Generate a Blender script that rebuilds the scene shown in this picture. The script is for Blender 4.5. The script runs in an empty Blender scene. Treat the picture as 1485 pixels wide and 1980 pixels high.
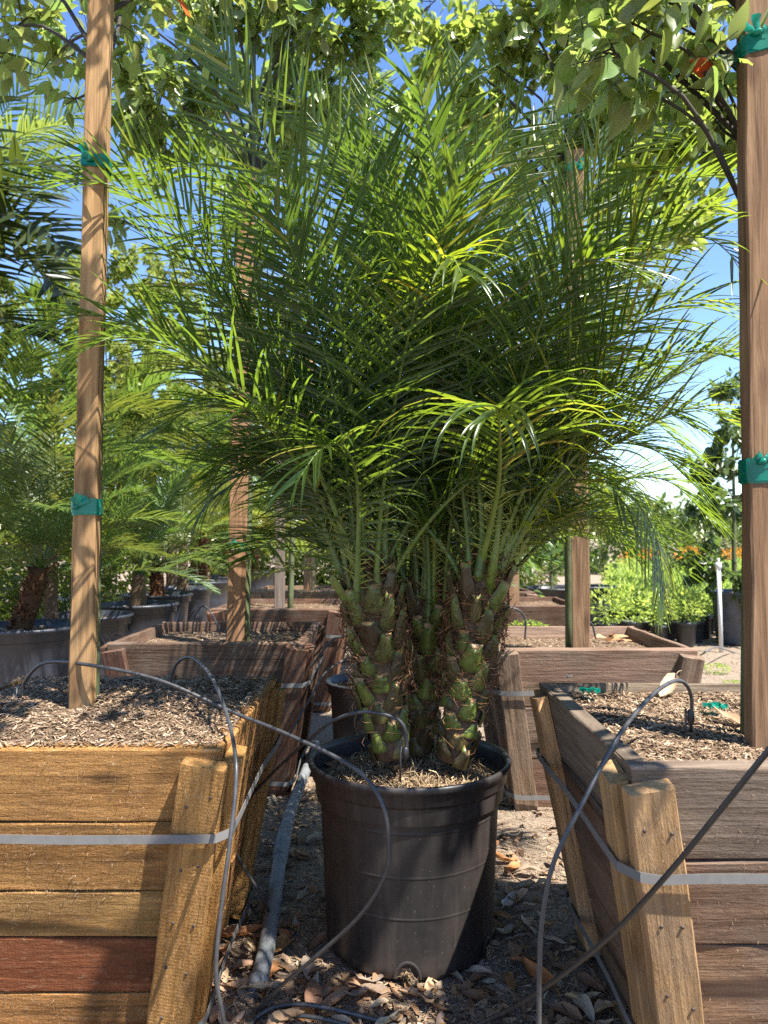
import bpy, math, random
import numpy as np
from mathutils import Vector, Matrix, noise
random.seed(11); np.random.seed(11)
R = math.radians
scene = bpy.context.scene
COL = scene.collection
# ------------------------------------------------------------------ camera, sky, sun
CAMZ, FPX, PITCH = 1.03, 1450.0, R(2.09)
cd = bpy.data.cameras.new('camera'); cam = bpy.data.objects.new('camera', cd); COL.objects.link(cam)
cam.location = (0, 0, CAMZ); cam.rotation_euler = (R(90) + PITCH, 0, 0)
cd.sensor_fit = 'VERTICAL'; cd.sensor_height = 36.0; cd.lens = FPX / 1980 * 36
cd.clip_start = 0.05; cd.clip_end = 900
cd.dof.use_dof = True; cd.dof.focus_distance = 1.7; cd.dof.aperture_fstop = 6.8
scene.camera = cam
SUN = Vector((0.40, -0.30, 0.87)).normalized()          # direction towards the sun
wd = bpy.data.worlds.new('World'); scene.world = wd; wd.use_nodes = True
wn = wd.node_tree
sky = wn.nodes.new('ShaderNodeTexSky'); sky.sky_type = 'NISHITA'; sky.sun_disc = False
sky.sun_elevation = math.asin(SUN.z); sky.sun_rotation = math.atan2(SUN.x, SUN.y)
sky.air_density = 1.0; sky.dust_density = 0.1; sky.ozone_density = 3.0
hs = wn.nodes.new('ShaderNodeHueSaturation'); hs.inputs['Saturation'].default_value = 1.12; hs.inputs['Hue'].default_value = .508
wn.links.new(sky.outputs[0], hs.inputs['Color']); wn.links.new(hs.outputs[0], wn.nodes['Background'].inputs[0])
wn.nodes['Background'].inputs[1].default_value = 0.105
sd = bpy.data.lights.new('sun', 'SUN'); so = bpy.data.objects.new('sun', sd); COL.objects.link(so)
sd.energy = 5.0; sd.angle = R(0.53); sd.color = (1.0, 0.955, 0.88)
so.rotation_euler = SUN.to_track_quat('Z', 'Y').to_euler(); so.location = (4, -3, 8)
vs = scene.view_settings
vs.view_transform = 'Standard'; vs.look = 'None'; vs.exposure = 1.62; vs.gamma = 1.0
scene.render.engine = 'CYCLES'
cy = scene.cycles
cy.max_bounces = 7; cy.diffuse_bounces = 4; cy.glossy_bounces = 3; cy.transmission_bounces = 5; cy.transparent_max_bounces = 6
cy.use_denoising = False; cy.use_adaptive_sampling = False; cy.caustics_reflective = False; cy.caustics_refractive = False
cy.sample_clamp_indirect = 6.0

# ------------------------------------------------------------------ helpers
FW = Vector((0, math.cos(PITCH), math.sin(PITCH))); UPV = Vector((0, -math.sin(PITCH), math.cos(PITCH)))
def P(px, py, Y):
    """point of the place seen at photograph position px,py at a distance Y ahead"""
    d = FW + Vector((1, 0, 0)) * ((px - 742.5) / FPX) + UPV * ((990 - py) / FPX)
    return Vector((0, 0, CAMZ)) + d * (Y / d.y)
def G(px, py, z=0.0):
    """point on the level z seen at px,py"""
    d = FW + Vector((1, 0, 0)) * ((px - 742.5) / FPX) + UPV * ((990 - py) / FPX)
    return Vector((0, 0, CAMZ)) + d * ((z - CAMZ) / d.z)
U = random.uniform
WM = {}
def link(name, data, mat=None, parent=None, mw=None, color=None, kind=None):
    o = bpy.data.objects.new(name, data); COL.objects.link(o)
    mw = mw if mw is not None else Matrix.Identity(4)
    if parent is not None:
        o.parent = parent; o.matrix_parent_inverse = WM[parent.name].inverted()
    o.matrix_basis = mw; WM[o.name] = mw.copy()
    if mat is not None and data is not None and not data.materials:
        for m in (mat if isinstance(mat, (list, tuple)) else [mat]): data.materials.append(m)
    if color: o.color = (*color, 1)
    if kind: o['kind'] = kind
    return o
def thing(name, label, cat, loc=(0, 0, 0), group=None):
    o = link(name, None, mw=Matrix.Translation(Vector(loc))); o.empty_display_size = 0.1
    return tag(o, label, cat, group)
def tag(o, label, cat, group=None, kind=None):
    o['label'] = label; o['category'] = cat
    if group: o['group'] = group
    if kind: o['kind'] = kind
    return o
class MB:
    def __init__(s): s.V = []; s.F = []; s.Rn = []; s.MI = []
    def add(s, vs, fs, r=None, mi=0):
        n = len(s.V); s.V.extend(vs); s.Rn.extend([random.random() if r is None else r] * len(vs))
        s.F.extend([tuple(i + n for i in f) for f in fs]); s.MI.extend([mi] * len(fs))
    def mesh(s, name, smooth=True):
        me = bpy.data.meshes.new(name); me.from_pydata([tuple(v) for v in s.V], [], s.F)
        a = me.attributes.new('rnd', 'FLOAT', 'POINT'); a.data.foreach_set('value', np.array(s.Rn, dtype=np.float32))
        me.polygons.foreach_set('material_index', np.array(s.MI, dtype=np.int32))
        me.polygons.foreach_set('use_smooth', np.full(len(s.F), smooth)); me.update()
        return me
    def build(s, name, mat, parent=None, smooth=True, **k):
        return link(name, s.mesh(name, smooth), mat, parent, **k)
def spline(pts, n):
    """Catmull-Rom through pts, n samples"""
    pts = [Vector(p) for p in pts]; m = len(pts) - 1
    out = []
    for i in range(n):
        t = i / (n - 1) * m; k = min(int(t), m - 1); f = t - k
        p1, p2 = pts[k], pts[k + 1]
        p0 = pts[k - 1] if k > 0 else p1 * 2 - p2
        p3 = pts[k + 2] if k + 2 <= m else p2 * 2 - p1
        out.append(0.5 * ((2 * p1) + (p2 - p0) * f + (2 * p0 - 5 * p1 + 4 * p2 - p3) * f * f + (3 * p1 - p0 - 3 * p2 + p3) * f ** 3))
    return out
def tube(mb, pts, rad, n=6, r=None, mi=0, cap=True):
    pts = [Vector(p) for p in pts]; vs = []; fs = []; m = len(pts)
    t0 = (pts[1] - pts[0]).normalized(); ref = Vector((0, 0, 1)) if abs(t0.z) < .9 else Vector((1, 0, 0))
    a = t0.cross(ref).normalized()
    for i, p in enumerate(pts):
        t = (pts[min(i + 1, m - 1)] - pts[max(i - 1, 0)]).normalized()
        a = (a - t * a.dot(t)).normalized(); b = t.cross(a)
        ra = rad if isinstance(rad, (int, float)) else rad[i]
        for k in range(n):
            an = 2 * math.pi * k / n; vs.append(p + (a * math.cos(an) + b * math.sin(an)) * ra)
    for i in range(m - 1):
        for k in range(n):
            k2 = (k + 1) % n; fs.append((i * n + k, i * n + k2, (i + 1) * n + k2, (i + 1) * n + k))
    if cap: fs.append(tuple(range(n))[::-1]); fs.append(tuple((m - 1) * n + k for k in range(n)))
    mb.add(vs, fs, r, mi)
def lathe(mb, prof, n=32, c=(0, 0, 0), r=None, mi=0, wob=0.0):
    c = Vector(c); vs = []; fs = []
    for (ra, z) in prof:
        for k in range(n):
            an = 2 * math.pi * k / n
            w = 1 + wob * (math.sin(2 * an + 1) + .6 * math.sin(3 * an))
            vs.append(c + Vector((ra * w * math.cos(an), ra * w * math.sin(an), z)))
    for i in range(len(prof) - 1):
        for k in range(n):
            k2 = (k + 1) % n; fs.append((i * n + k, i * n + k2, (i + 1) * n + k2, (i + 1) * n + k))
    mb.add(vs, fs, r, mi)
def frame(o, x, y, z):
    return Matrix(((x[0], y[0], z[0], o[0]), (x[1], y[1], z[1], o[1]), (x[2], y[2], z[2], o[2]), (0, 0, 0, 1)))

# ------------------------------------------------------------------ materials
def newmat(name):
    m = bpy.data.materials.new(name); m.use_nodes = True; nt = m.node_tree
    return m, nt, nt.nodes['Principled BSDF'], nt.nodes['Material Output']
def nd(nt, t, **k):
    n = nt.nodes.new(t)
    for a, b in k.items():
        if a.startswith('i_'): n.inputs[int(a[2:])].default_value = b
        else: setattr(n, a, b)
    return n
def ramp(nt, src, stops):
    r = nt.nodes.new('ShaderNodeValToRGB'); e = r.color_ramp.elements
    while len(e) < len(stops): e.new(0.5)
    for i, (p, c) in enumerate(stops):
        e[i].position = p; e[i].color = (*c, 1) if len(c) == 3 else c
    nt.links.new(src, r.inputs[0]); return r.outputs[0]
def noise_n(nt, vec, scale, detail=5, rough=.55, dist=0.0):
    n = nd(nt, 'ShaderNodeTexNoise'); n.inputs['Scale'].default_value = scale; n.inputs['Detail'].default_value = detail
    n.inputs['Roughness'].default_value = rough; n.inputs['Distortion'].default_value = dist
    if vec is not None: nt.links.new(vec, n.inputs['Vector'])
    return n.outputs[0]
def mapped(nt, vec, sc):
    m = nd(nt, 'ShaderNodeMapping'); m.inputs['Scale'].default_value = sc; nt.links.new(vec, m.inputs[0]); return m.outputs[0]
def mixc(nt, fac, a, b, mode='MIX'):
    m = nd(nt, 'ShaderNodeMix', data_type='RGBA', blend_type=mode)
    for i, v in ((0, fac), (6, a), (7, b)):
        if isinstance(v, (int, float)): m.inputs[i].default_value = v
        elif isinstance(v, tuple): m.inputs[i].default_value = (*v, 1)
        else: nt.links.new(v, m.inputs[i])
    return m.outputs[2]
def bump(nt, bs, h, strength, dist):
    b = nd(nt, 'ShaderNodeBump'); b.inputs['Strength'].default_value = strength; b.inputs['Distance'].default_value = dist
    nt.links.new(h, b.inputs['Height']); nt.links.new(b.outputs[0], bs.inputs['Normal']); return b
def mathn(nt, op, a, b):
    m = nd(nt, 'ShaderNodeMath', operation=op)
    for i, v in ((0, a), (1, b)):
        if isinstance(v, (int, float)): m.inputs[i].default_value = v
        else: nt.links.new(v, m.inputs[i])
    return m.outputs[0]
def wood(name, stain=(0.09, 0.05, 0.03), stain_amt=.5, bumpd=.0035, dust=None, tuftk=.9, crack=0.0):
    m, nt, bs, out = newmat(name); L = nt.links
    oi = nd(nt, 'ShaderNodeObjectInfo'); tc = nd(nt, 'ShaderNodeTexCoord')
    off = nd(nt, 'ShaderNodeVectorMath', operation='SCALE'); off.inputs[0].default_value = (37, 19, 53); L.new(oi.outputs['Random'], off.inputs['Scale'])
    ad = nd(nt, 'ShaderNodeVectorMath', operation='ADD'); L.new(tc.outputs['Object'], ad.inputs[0]); L.new(off.outputs[0], ad.inputs[1])
    v = ad.outputs[0]
    grain = noise_n(nt, mapped(nt, v, (3.5, 60, 60)), 1, 7, .62, .8)
    rings = noise_n(nt, mapped(nt, v, (1.6, 26, 26)), 1, 3, .5, 1.6)
    broad = noise_n(nt, mapped(nt, v, (2.2, 7, 7)), 1, 4, .6, .4)
    fine = noise_n(nt, mapped(nt, v, (55, 240, 240)), 1, 4, .7)
    tuft = noise_n(nt, mapped(nt, v, (38, 110, 110)), 1, 5, .75, .3)
    saw = nd(nt, 'ShaderNodeTexWave', wave_type='BANDS', bands_direction='X'); saw.inputs['Scale'].default_value = 42; saw.inputs['Distortion'].default_value = 3.0
    saw.inputs['Detail'].default_value = 3; L.new(v, saw.inputs[0])
    g = ramp(nt, grain, [(.25, (.5, .46, .42)), (.5, (.95, .93, .9)), (.75, (1.3, 1.28, 1.22))])
    c = mixc(nt, 1.0, oi.outputs['Color'], g, 'MULTIPLY')
    rg = ramp(nt, rings, [(.38, (.72, .66, .6)), (.56, (1.08, 1.06, 1.03))])
    c = mixc(nt, .75, c, mixc(nt, 1.0, c, rg, 'MULTIPLY'))
    st = ramp(nt, broad, [(.46, (0, 0, 0)), (.72, (1, 1, 1))])
    c = mixc(nt, mathn(nt, 'MULTIPLY', st, stain_amt), c, mixc(nt, .6, c, stain))
    tf = ramp(nt, tuft, [(.56, (0, 0, 0)), (.7, (1, 1, 1))])
    c = mixc(nt, mathn(nt, 'MULTIPLY', tf, .55 * tuftk), c, mixc(nt, .5, c, (.62, .46, .28)))
    kn = nd(nt, 'ShaderNodeTexVoronoi'); kn.inputs['Scale'].default_value = 1; L.new(mapped(nt, v, (2.6, 8, 8)), kn.inputs['Vector'])
    kf = ramp(nt, kn.outputs['Distance'], [(.07, (1, 1, 1)), (.16, (0, 0, 0))])
    c = mixc(nt, mathn(nt, 'MULTIPLY', kf, .65), c, (.07, .035, .018))
    if crack:
        ck = noise_n(nt, mapped(nt, v, (2.0, 75, 75)), 1, 4, .6, .5); cf = ramp(nt, ck, [(.30, (1, 1, 1)), (.37, (0, 0, 0))])
        c = mixc(nt, mathn(nt, 'MULTIPLY', cf, crack), c, (.035, .02, .012)); grain = mathn(nt, 'SUBTRACT', grain, mathn(nt, 'MULTIPLY', cf, .6 * crack))
    if dust:
        geo = nd(nt, 'ShaderNodeNewGeometry'); wn_ = noise_n(nt, geo.outputs['Position'], 9, 5, .65)
        c = mixc(nt, mathn(nt, 'MULTIPLY', ramp(nt, wn_, [(.45, (0, 0, 0)), (.7, (1, 1, 1))]), .5), c, dust)
    L.new(c, bs.inputs['Base Color']); bs.inputs['Roughness'].default_value = .88; bs.inputs['Specular IOR Level'].default_value = .15
    h = mathn(nt, 'ADD', mathn(nt, 'MULTIPLY', grain, .8), mathn(nt, 'ADD', mathn(nt, 'MULTIPLY', tuft, tuftk), mathn(nt, 'ADD', mathn(nt, 'MULTIPLY', fine, .4 * tuftk), mathn(nt, 'MULTIPLY', saw.outputs['Fac'], .05 if tuftk > .8 else 0.0))))
    bump(nt, bs, h, 1.0, bumpd * 1.5)
    return m
def leafmat(name, dark, light, trans, tfac=.42, rough=.42, spec=.4, objcol=False, veins=False, wear=False):
    m, nt, bs, out = newmat(name); L = nt.links
    at = nd(nt, 'ShaderNodeAttribute', attribute_name='rnd'); oi = nd(nt, 'ShaderNodeObjectInfo')
    rn = mathn(nt, 'FRACT', mathn(nt, 'ADD', at.outputs['Fac'], mathn(nt, 'MULTIPLY', oi.outputs['Random'], .37)), 0)
    c = ramp(nt, rn, [(0, dark), (1, light)] if not wear else [(0, dark), (.94, light), (.965, (.24, .22, .03)), (.99, (.22, .19, .04)), (1, (.16, .10, .04))])
    t = mixc(nt, .35, trans, mixc(nt, 1.0, c, (2.2, 2.2, 2.0), 'MULTIPLY'))
    if objcol:
        c = mixc(nt, 1.0, c, oi.outputs['Color'], 'MULTIPLY'); t = mixc(nt, 1.0, t, oi.outputs['Color'], 'MULTIPLY')
    tc = nd(nt, 'ShaderNodeTexCoord')
    nz = noise_n(nt, tc.outputs['Object'], 35, 3)
    c = mixc(nt, 1.0, c, ramp(nt, nz, [(.3, (.82, .82, .82)), (.7, (1.15, 1.15, 1.1))]), 'MULTIPLY')
    L.new(c, bs.inputs['Base Color']); bs.inputs['Roughness'].default_value = rough; bs.inputs['Specular IOR Level'].default_value = spec
    tr = nd(nt, 'ShaderNodeBsdfTranslucent'); L.new(t, tr.inputs[0])
    mx = nd(nt, 'ShaderNodeMixShader'); mx.inputs[0].default_value = tfac
    L.new(bs.outputs[0], mx.inputs[1]); L.new(tr.outputs[0], mx.inputs[2]); L.new(mx.outputs[0], out.inputs[0])
    return m
def plain(name, col, rough=.6, spec=.4, var=.25, scale=30, bumps=.0, objcol=False, sc3=(1, 1, 1), col2=None, metal=0.0):
    m, nt, bs, out = newmat(name); L = nt.links; tc = nd(nt, 'ShaderNodeTexCoord')
    nz = noise_n(nt, mapped(nt, tc.outputs['Object'], sc3), scale, 6, .65)
    c = ramp(nt, nz, [(.28, tuple(x * (1 - var) for x in col)), (.72, col2 or tuple(x * (1 + var) for x in col))])
    if objcol:
        oi = nd(nt, 'ShaderNodeObjectInfo'); c = mixc(nt, 1.0, c, oi.outputs['Color'], 'MULTIPLY')
    L.new(c, bs.inputs['Base Color']); bs.inputs['Roughness'].default_value = rough; bs.inputs['Specular IOR Level'].default_value = spec
    bs.inputs['Metallic'].default_value = metal
    if bumps: bump(nt, bs, nz, .7, bumps)
    return m
def chips(name, stops, rough=.9):
    m, nt, bs, out = newmat(name); L = nt.links
    at = nd(nt, 'ShaderNodeAttribute', attribute_name='rnd')
    L.new(ramp(nt, at.outputs['Fac'], stops), bs.inputs['Base Color']); bs.inputs['Roughness'].default_value = rough
    bs.inputs['Specular IOR Level'].default_value = .12
    return m
M_wood = wood('rough_sawn_timber', stain=(.09, .045, .022), stain_amt=.85, bumpd=.009, tuftk=1.2, crack=.5)
M_post = wood('stake_timber', stain=(.16, .09, .05), stain_amt=.5, bumpd=.0035, tuftk=.06, crack=.9)
M_old = wood('weathered_timber', stain=(.05, .035, .03), stain_amt=.6, bumpd=.003, dust=(.175, .14, .105), tuftk=.5, crack=.6)
M_soil = plain('potting_soil', (.13, .088, .055), .95, .1, .55, 70, .006)
M_chip = chips('wood_shred', [(0, (.065, .041, .025)), (.35, (.18, .12, .075)), (.8, (.32, .225, .145)), (1, (.47, .36, .25))])
M_frag = chips('leaf_fragment', [(0, (.07, .04, .025)), (.4, (.19, .11, .06)), (.8, (.30, .19, .11)), (1, (.40, .29, .19))])
M_straw = chips('dry_root_fibre', [(0, (.08, .05, .03)), (.4, (.22, .15, .085)), (1, (.48, .36, .22))])
M_fibre = chips('palm_fibre', [(0, (.04, .022, .013)), (.5, (.12, .06, .03)), (.85, (.24, .115, .055)), (1, (.36, .2, .1))])
M_palm = leafmat('palm_leaflet', (.016, .038, .010), (.040, .076, .018), (.40, .58, .035), .39, .27, .55, objcol=True, wear=True)
M_palm2 = leafmat('nursery_palm_leaflet', (.045, .078, .018), (.11, .15, .035), (.48, .52, .07), .36, .4, .45, objcol=True)
M_rachis = plain('palm_stalk', (.095, .14, .03), .4, .45, .2, 40, objcol=True)
M_spine = plain('palm_spine', (.28, .30, .07), .5, .3, .2, 40)
M_camphor = leafmat('tree_leaf', (.085, .12, .035), (.19, .235, .085), (.52, .66, .10), .40, .34, .5, objcol=True)
M_hedge = leafmat('hedge_leaf', (.07, .11, .02), (.19, .24, .05), (.38, .45, .07), .38, .45, .4, objcol=True)
M_bark = plain('green_bark', (.085, .10, .045), .7, .3, .35, 60, .002, sc3=(1, 1, .3))
M_twig = plain('dark_twig', (.045, .04, .03), .8, .2, .3, 60)
M_trunk = plain('palm_trunk_bark', (.12, .08, .05), .95, .1, .5, 50, .008)
M_dry = leafmat('dry_leaf', (.8, .8, .8), (1, 1, 1), (.8, .7, .55), .18, .6, .3, objcol=True)
M_strap = plain('strapping_band', (.155, .15, .142), .55, .2, .12, 50)
M_tape = leafmat('green_tie_tape', (.0, .17, .12), (.01, .26, .19), (.02, .42, .32), .35, .3, .5)
M_hose = plain('drip_tube', (.030, .030, .031), .45, .5, .35, 60, objcol=True)
M_nail = plain('rusty_nail', (.05, .038, .032), .6, .4, .3, 200)
M_pipe = plain('grey_pipe', (.16, .17, .175), .55, .4, .3, 25, .001)
M_white = plain('white_pvc', (.62, .62, .60), .45, .4, .1, 20)
M_npot = plain('nursery_pot_plastic', (.030, .032, .037), .42, .5, .35, 14, objcol=True)
# stub: green outside; cut face tan
def stubmat():
    m, nt, bs, out = newmat('leaf_base'); L = nt.links
    at = nd(nt, 'ShaderNodeAttribute', attribute_name='rnd'); oi = nd(nt, 'ShaderNodeObjectInfo'); tc = nd(nt, 'ShaderNodeTexCoord')
    nz = noise_n(nt, mapped(nt, tc.outputs['Object'], (1, 1, .35)), 60, 5, .6)
    c = ramp(nt, at.outputs['Fac'], [(0, (.045, .026, .014)), (.22, (.075, .065, .02)), (.5, (.095, .125, .02)), (.9, (.15, .18, .035)), (.93, (.30, .17, .07)), (1, (.36, .22, .10))])
    c = mixc(nt, 1.0, c, oi.outputs['Color'], 'MULTIPLY')
    c = mixc(nt, 1.0, c, ramp(nt, nz, [(.3, (.6, .58, .55)), (.6, (1.1, 1.1, 1.1))]), 'MULTIPLY')
    L.new(c, bs.inputs['Base Color']); bs.inputs['Roughness'].default_value = .42; bs.inputs['Specular IOR Level'].default_value = .4
    bump(nt, bs, nz, .3, .002); return m
M_stub = stubmat()
def potmat():
    m, nt, bs, out = newmat('black_pot_plastic'); L = nt.links; tc = nd(nt, 'ShaderNodeTexCoord'); v = tc.outputs['Object']
    scr = noise_n(nt, mapped(nt, v, (38, 38, 2.2)), 1, 6, .7); big = noise_n(nt, v, 4.5, 5, .65); fin = noise_n(nt, v, 160, 3, .6)
    c = ramp(nt, scr, [(.3, (.013, .0125, .013)), (.62, (.025, .0225, .022)), (.8, (.055, .047, .042))])
    c = mixc(nt, mathn(nt, 'MULTIPLY', ramp(nt, big, [(.42, (0, 0, 0)), (.68, (1, 1, 1))]), .45), c, (.062, .043, .033))
    c = mixc(nt, mathn(nt, 'MULTIPLY', ramp(nt, fin, [(.66, (0, 0, 0)), (.74, (1, 1, 1))]), .5), c, (.2, .165, .13))
    run = noise_n(nt, mapped(nt, v, (14, 14, .9)), 1, 5, .7, .4)
    c = mixc(nt, mathn(nt, 'MULTIPLY', ramp(nt, run, [(.52, (0, 0, 0)), (.72, (1, 1, 1))]), .5), c, (.11, .085, .068))
    L.new(c, bs.inputs['Base Color']); bs.inputs['Roughness'].default_value = .5; bs.inputs['Specular IOR Level'].default_value = .45
    L.new(ramp(nt, big, [(.35, (.38, .38, .38)), (.7, (.68, .68, .68))]), bs.inputs['Roughness'])
    bump(nt, bs, scr, .25, .0015); return m
M_pot = potmat()
def groundmat():
    m, nt, bs, out = newmat('dirt_ground'); L = nt.links; g = nd(nt, 'ShaderNodeNewGeometry'); v = g.outputs['Position']
    a = noise_n(nt, v, 1.6, 6, .6); b = noise_n(nt, v, 45, 6, .7); d = noise_n(nt, v, 180, 4, .7)
    c = ramp(nt, b, [(.25, (.13, .092, .064)), (.5, (.25, .19, .135)), (.75, (.37, .295, .22))])
    c = mixc(nt, ramp(nt, a, [(.35, (0, 0, 0)), (.7, (.55, .55, .55))]), c, (.33, .265, .2))
    L.new(c, bs.inputs['Base Color']); bs.inputs['Roughness'].default_value = .95; bs.inputs['Specular IOR Level'].default_value = .1
    bump(nt, bs, mathn(nt, 'ADD', b, mathn(nt, 'MULTIPLY', d, .5)), .9, .012); return m
M_ground = groundmat()
# ------------------------------------------------------------------ ground
def graded(lo, hi, core0, core1, step):
    a = list(np.arange(core0, core1 + 1e-6, step)); s = step
    x = a[0]; L = []
    while x > lo: s *= 1.35; x -= s; L.append(x)
    s = step; x = a[-1]; H = []
    while x < hi: s *= 1.35; x += s; H.append(x)
    return L[::-1] + a + H
def gz(x, y):
    n = noise.noise(Vector((x * 1.3, y * 1.3, 0))) * .018 + noise.noise(Vector((x * 6, y * 6, 3))) * .007
    return n * (1 if abs(x) < 6 and y < 12 else 0)
gx = graded(-420, 420, -1.6, 2.2, .06); gy = graded(-300, 600, .9, 4.4, .06)
mb = MB(); nx = len(gx)
mb.add([(x, y, gz(x, y)) for y in gy for x in gx], [(j * nx + i, j * nx + i + 1, (j + 1) * nx + i + 1, (j + 1) * nx + i) for j in range(len(gy) - 1) for i in range(nx - 1)], .5)
ground = mb.build('ground', M_ground, kind='structure')
ground['label'] = 'dry brown dirt ground strewn with wood shreds and dead leaves'

def slivers(name, mat, parent, sampler, n, l0, l1, w0, w1, tilt=.35, curve=.25, kind='stuff', rmin=0, rmax=1):
    """n thin curved shreds, sampler() -> (x,y,z)"""
    mb = MB()
    for _ in range(n):
        c = Vector(sampler()); an = U(0, 2 * math.pi); ti = U(-tilt, tilt)
        d = Vector((math.cos(an) * math.cos(ti), math.sin(an) * math.cos(ti), math.sin(ti)))
        s = Vector((-math.sin(an), math.cos(an), U(-.7, .7))).normalized()
        L = U(l0, l1) * .5; w = U(w0, w1) * .5; up = Vector((0, 0, 1)) * (U(-curve, curve) * L)
        c = c + Vector((0, 0, abs(math.sin(ti)) * L * .8 + .001)); bend = s * U(-curve, curve) * L
        mb.add([c - d * L - s * w * .5, c - d * L + s * w * .5, c + up + bend - s * w, c + up + bend + s * w, c + d * L - s * w * .4, c + d * L + s * w * .4],
               [(0, 2, 3, 1), (2, 4, 5, 3)], U(rmin, rmax))
    return mb.build(name, mat, parent, kind=kind)

# ------------------------------------------------------------------ timber
def plank_mesh(hl0, hl1, h, th, nx=7, ch=.003, jit=.0012):
    """board along local X, height along local Y (0..h), thickness along local Z (0..th); ends slope from hl0 (bottom) to hl1 (top)"""
    cs = [(ch, 0), (h - ch, 0), (h, ch), (h, th - ch), (h - ch, th), (ch, th), (0, th - ch), (0, ch)]
    vs = []; fs = []; m = len(cs)
    wob = [U(-jit, jit) * .8 for _ in range(nx + 1)]
    for i in range(nx + 1):
        u = -1 + 2 * i / nx
        for (y, z) in cs:
            hl = hl0 + (hl1 - hl0) * y / h
            e = U(-jit, jit)
            vs.append((u * hl + (e if i in (0, nx) else 0), y + e + wob[i] * (1 if y > h / 2 else -1), z + U(-jit, jit)))
    for i in range(nx):
        for k in range(m):
            k2 = (k + 1) % m; fs.append((i * m + k, (i + 1) * m + k, (i + 1) * m + k2, i * m + k2))
    fs.append(tuple(range(m))); fs.append(tuple(nx * m + k for k in range(m))[::-1])
    mb = MB(); mb.add(vs, fs, .5); return mb.mesh('board', smooth=False)
def beam(name, a, b, w, th, face, mat, parent, color, nx=10, jit=.0015):
    """square-cut timber from a to b, w across, th deep, its broad face looking along 'face'"""
    a, b = Vector(a), Vector(b); x = (b - a).normalized(); z = Vector(face); z = (z - x * z.dot(x)).normalized(); y = z.cross(x)
    L = (b - a).length
    me = plank_mesh(L / 2, L / 2, w, th, nx, .003, jit)
    return link(name, me, mat, parent, frame((a + b) / 2 - y * w / 2 - z * th / 2, x, y, z), color)
def jc(c, v=.16, hue=.06):
    k = 1 + U(-v, v); return (c[0] * k * (1 + U(-hue, hue)), c[1] * k, c[2] * k * (1 + U(-hue, hue)))
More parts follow.
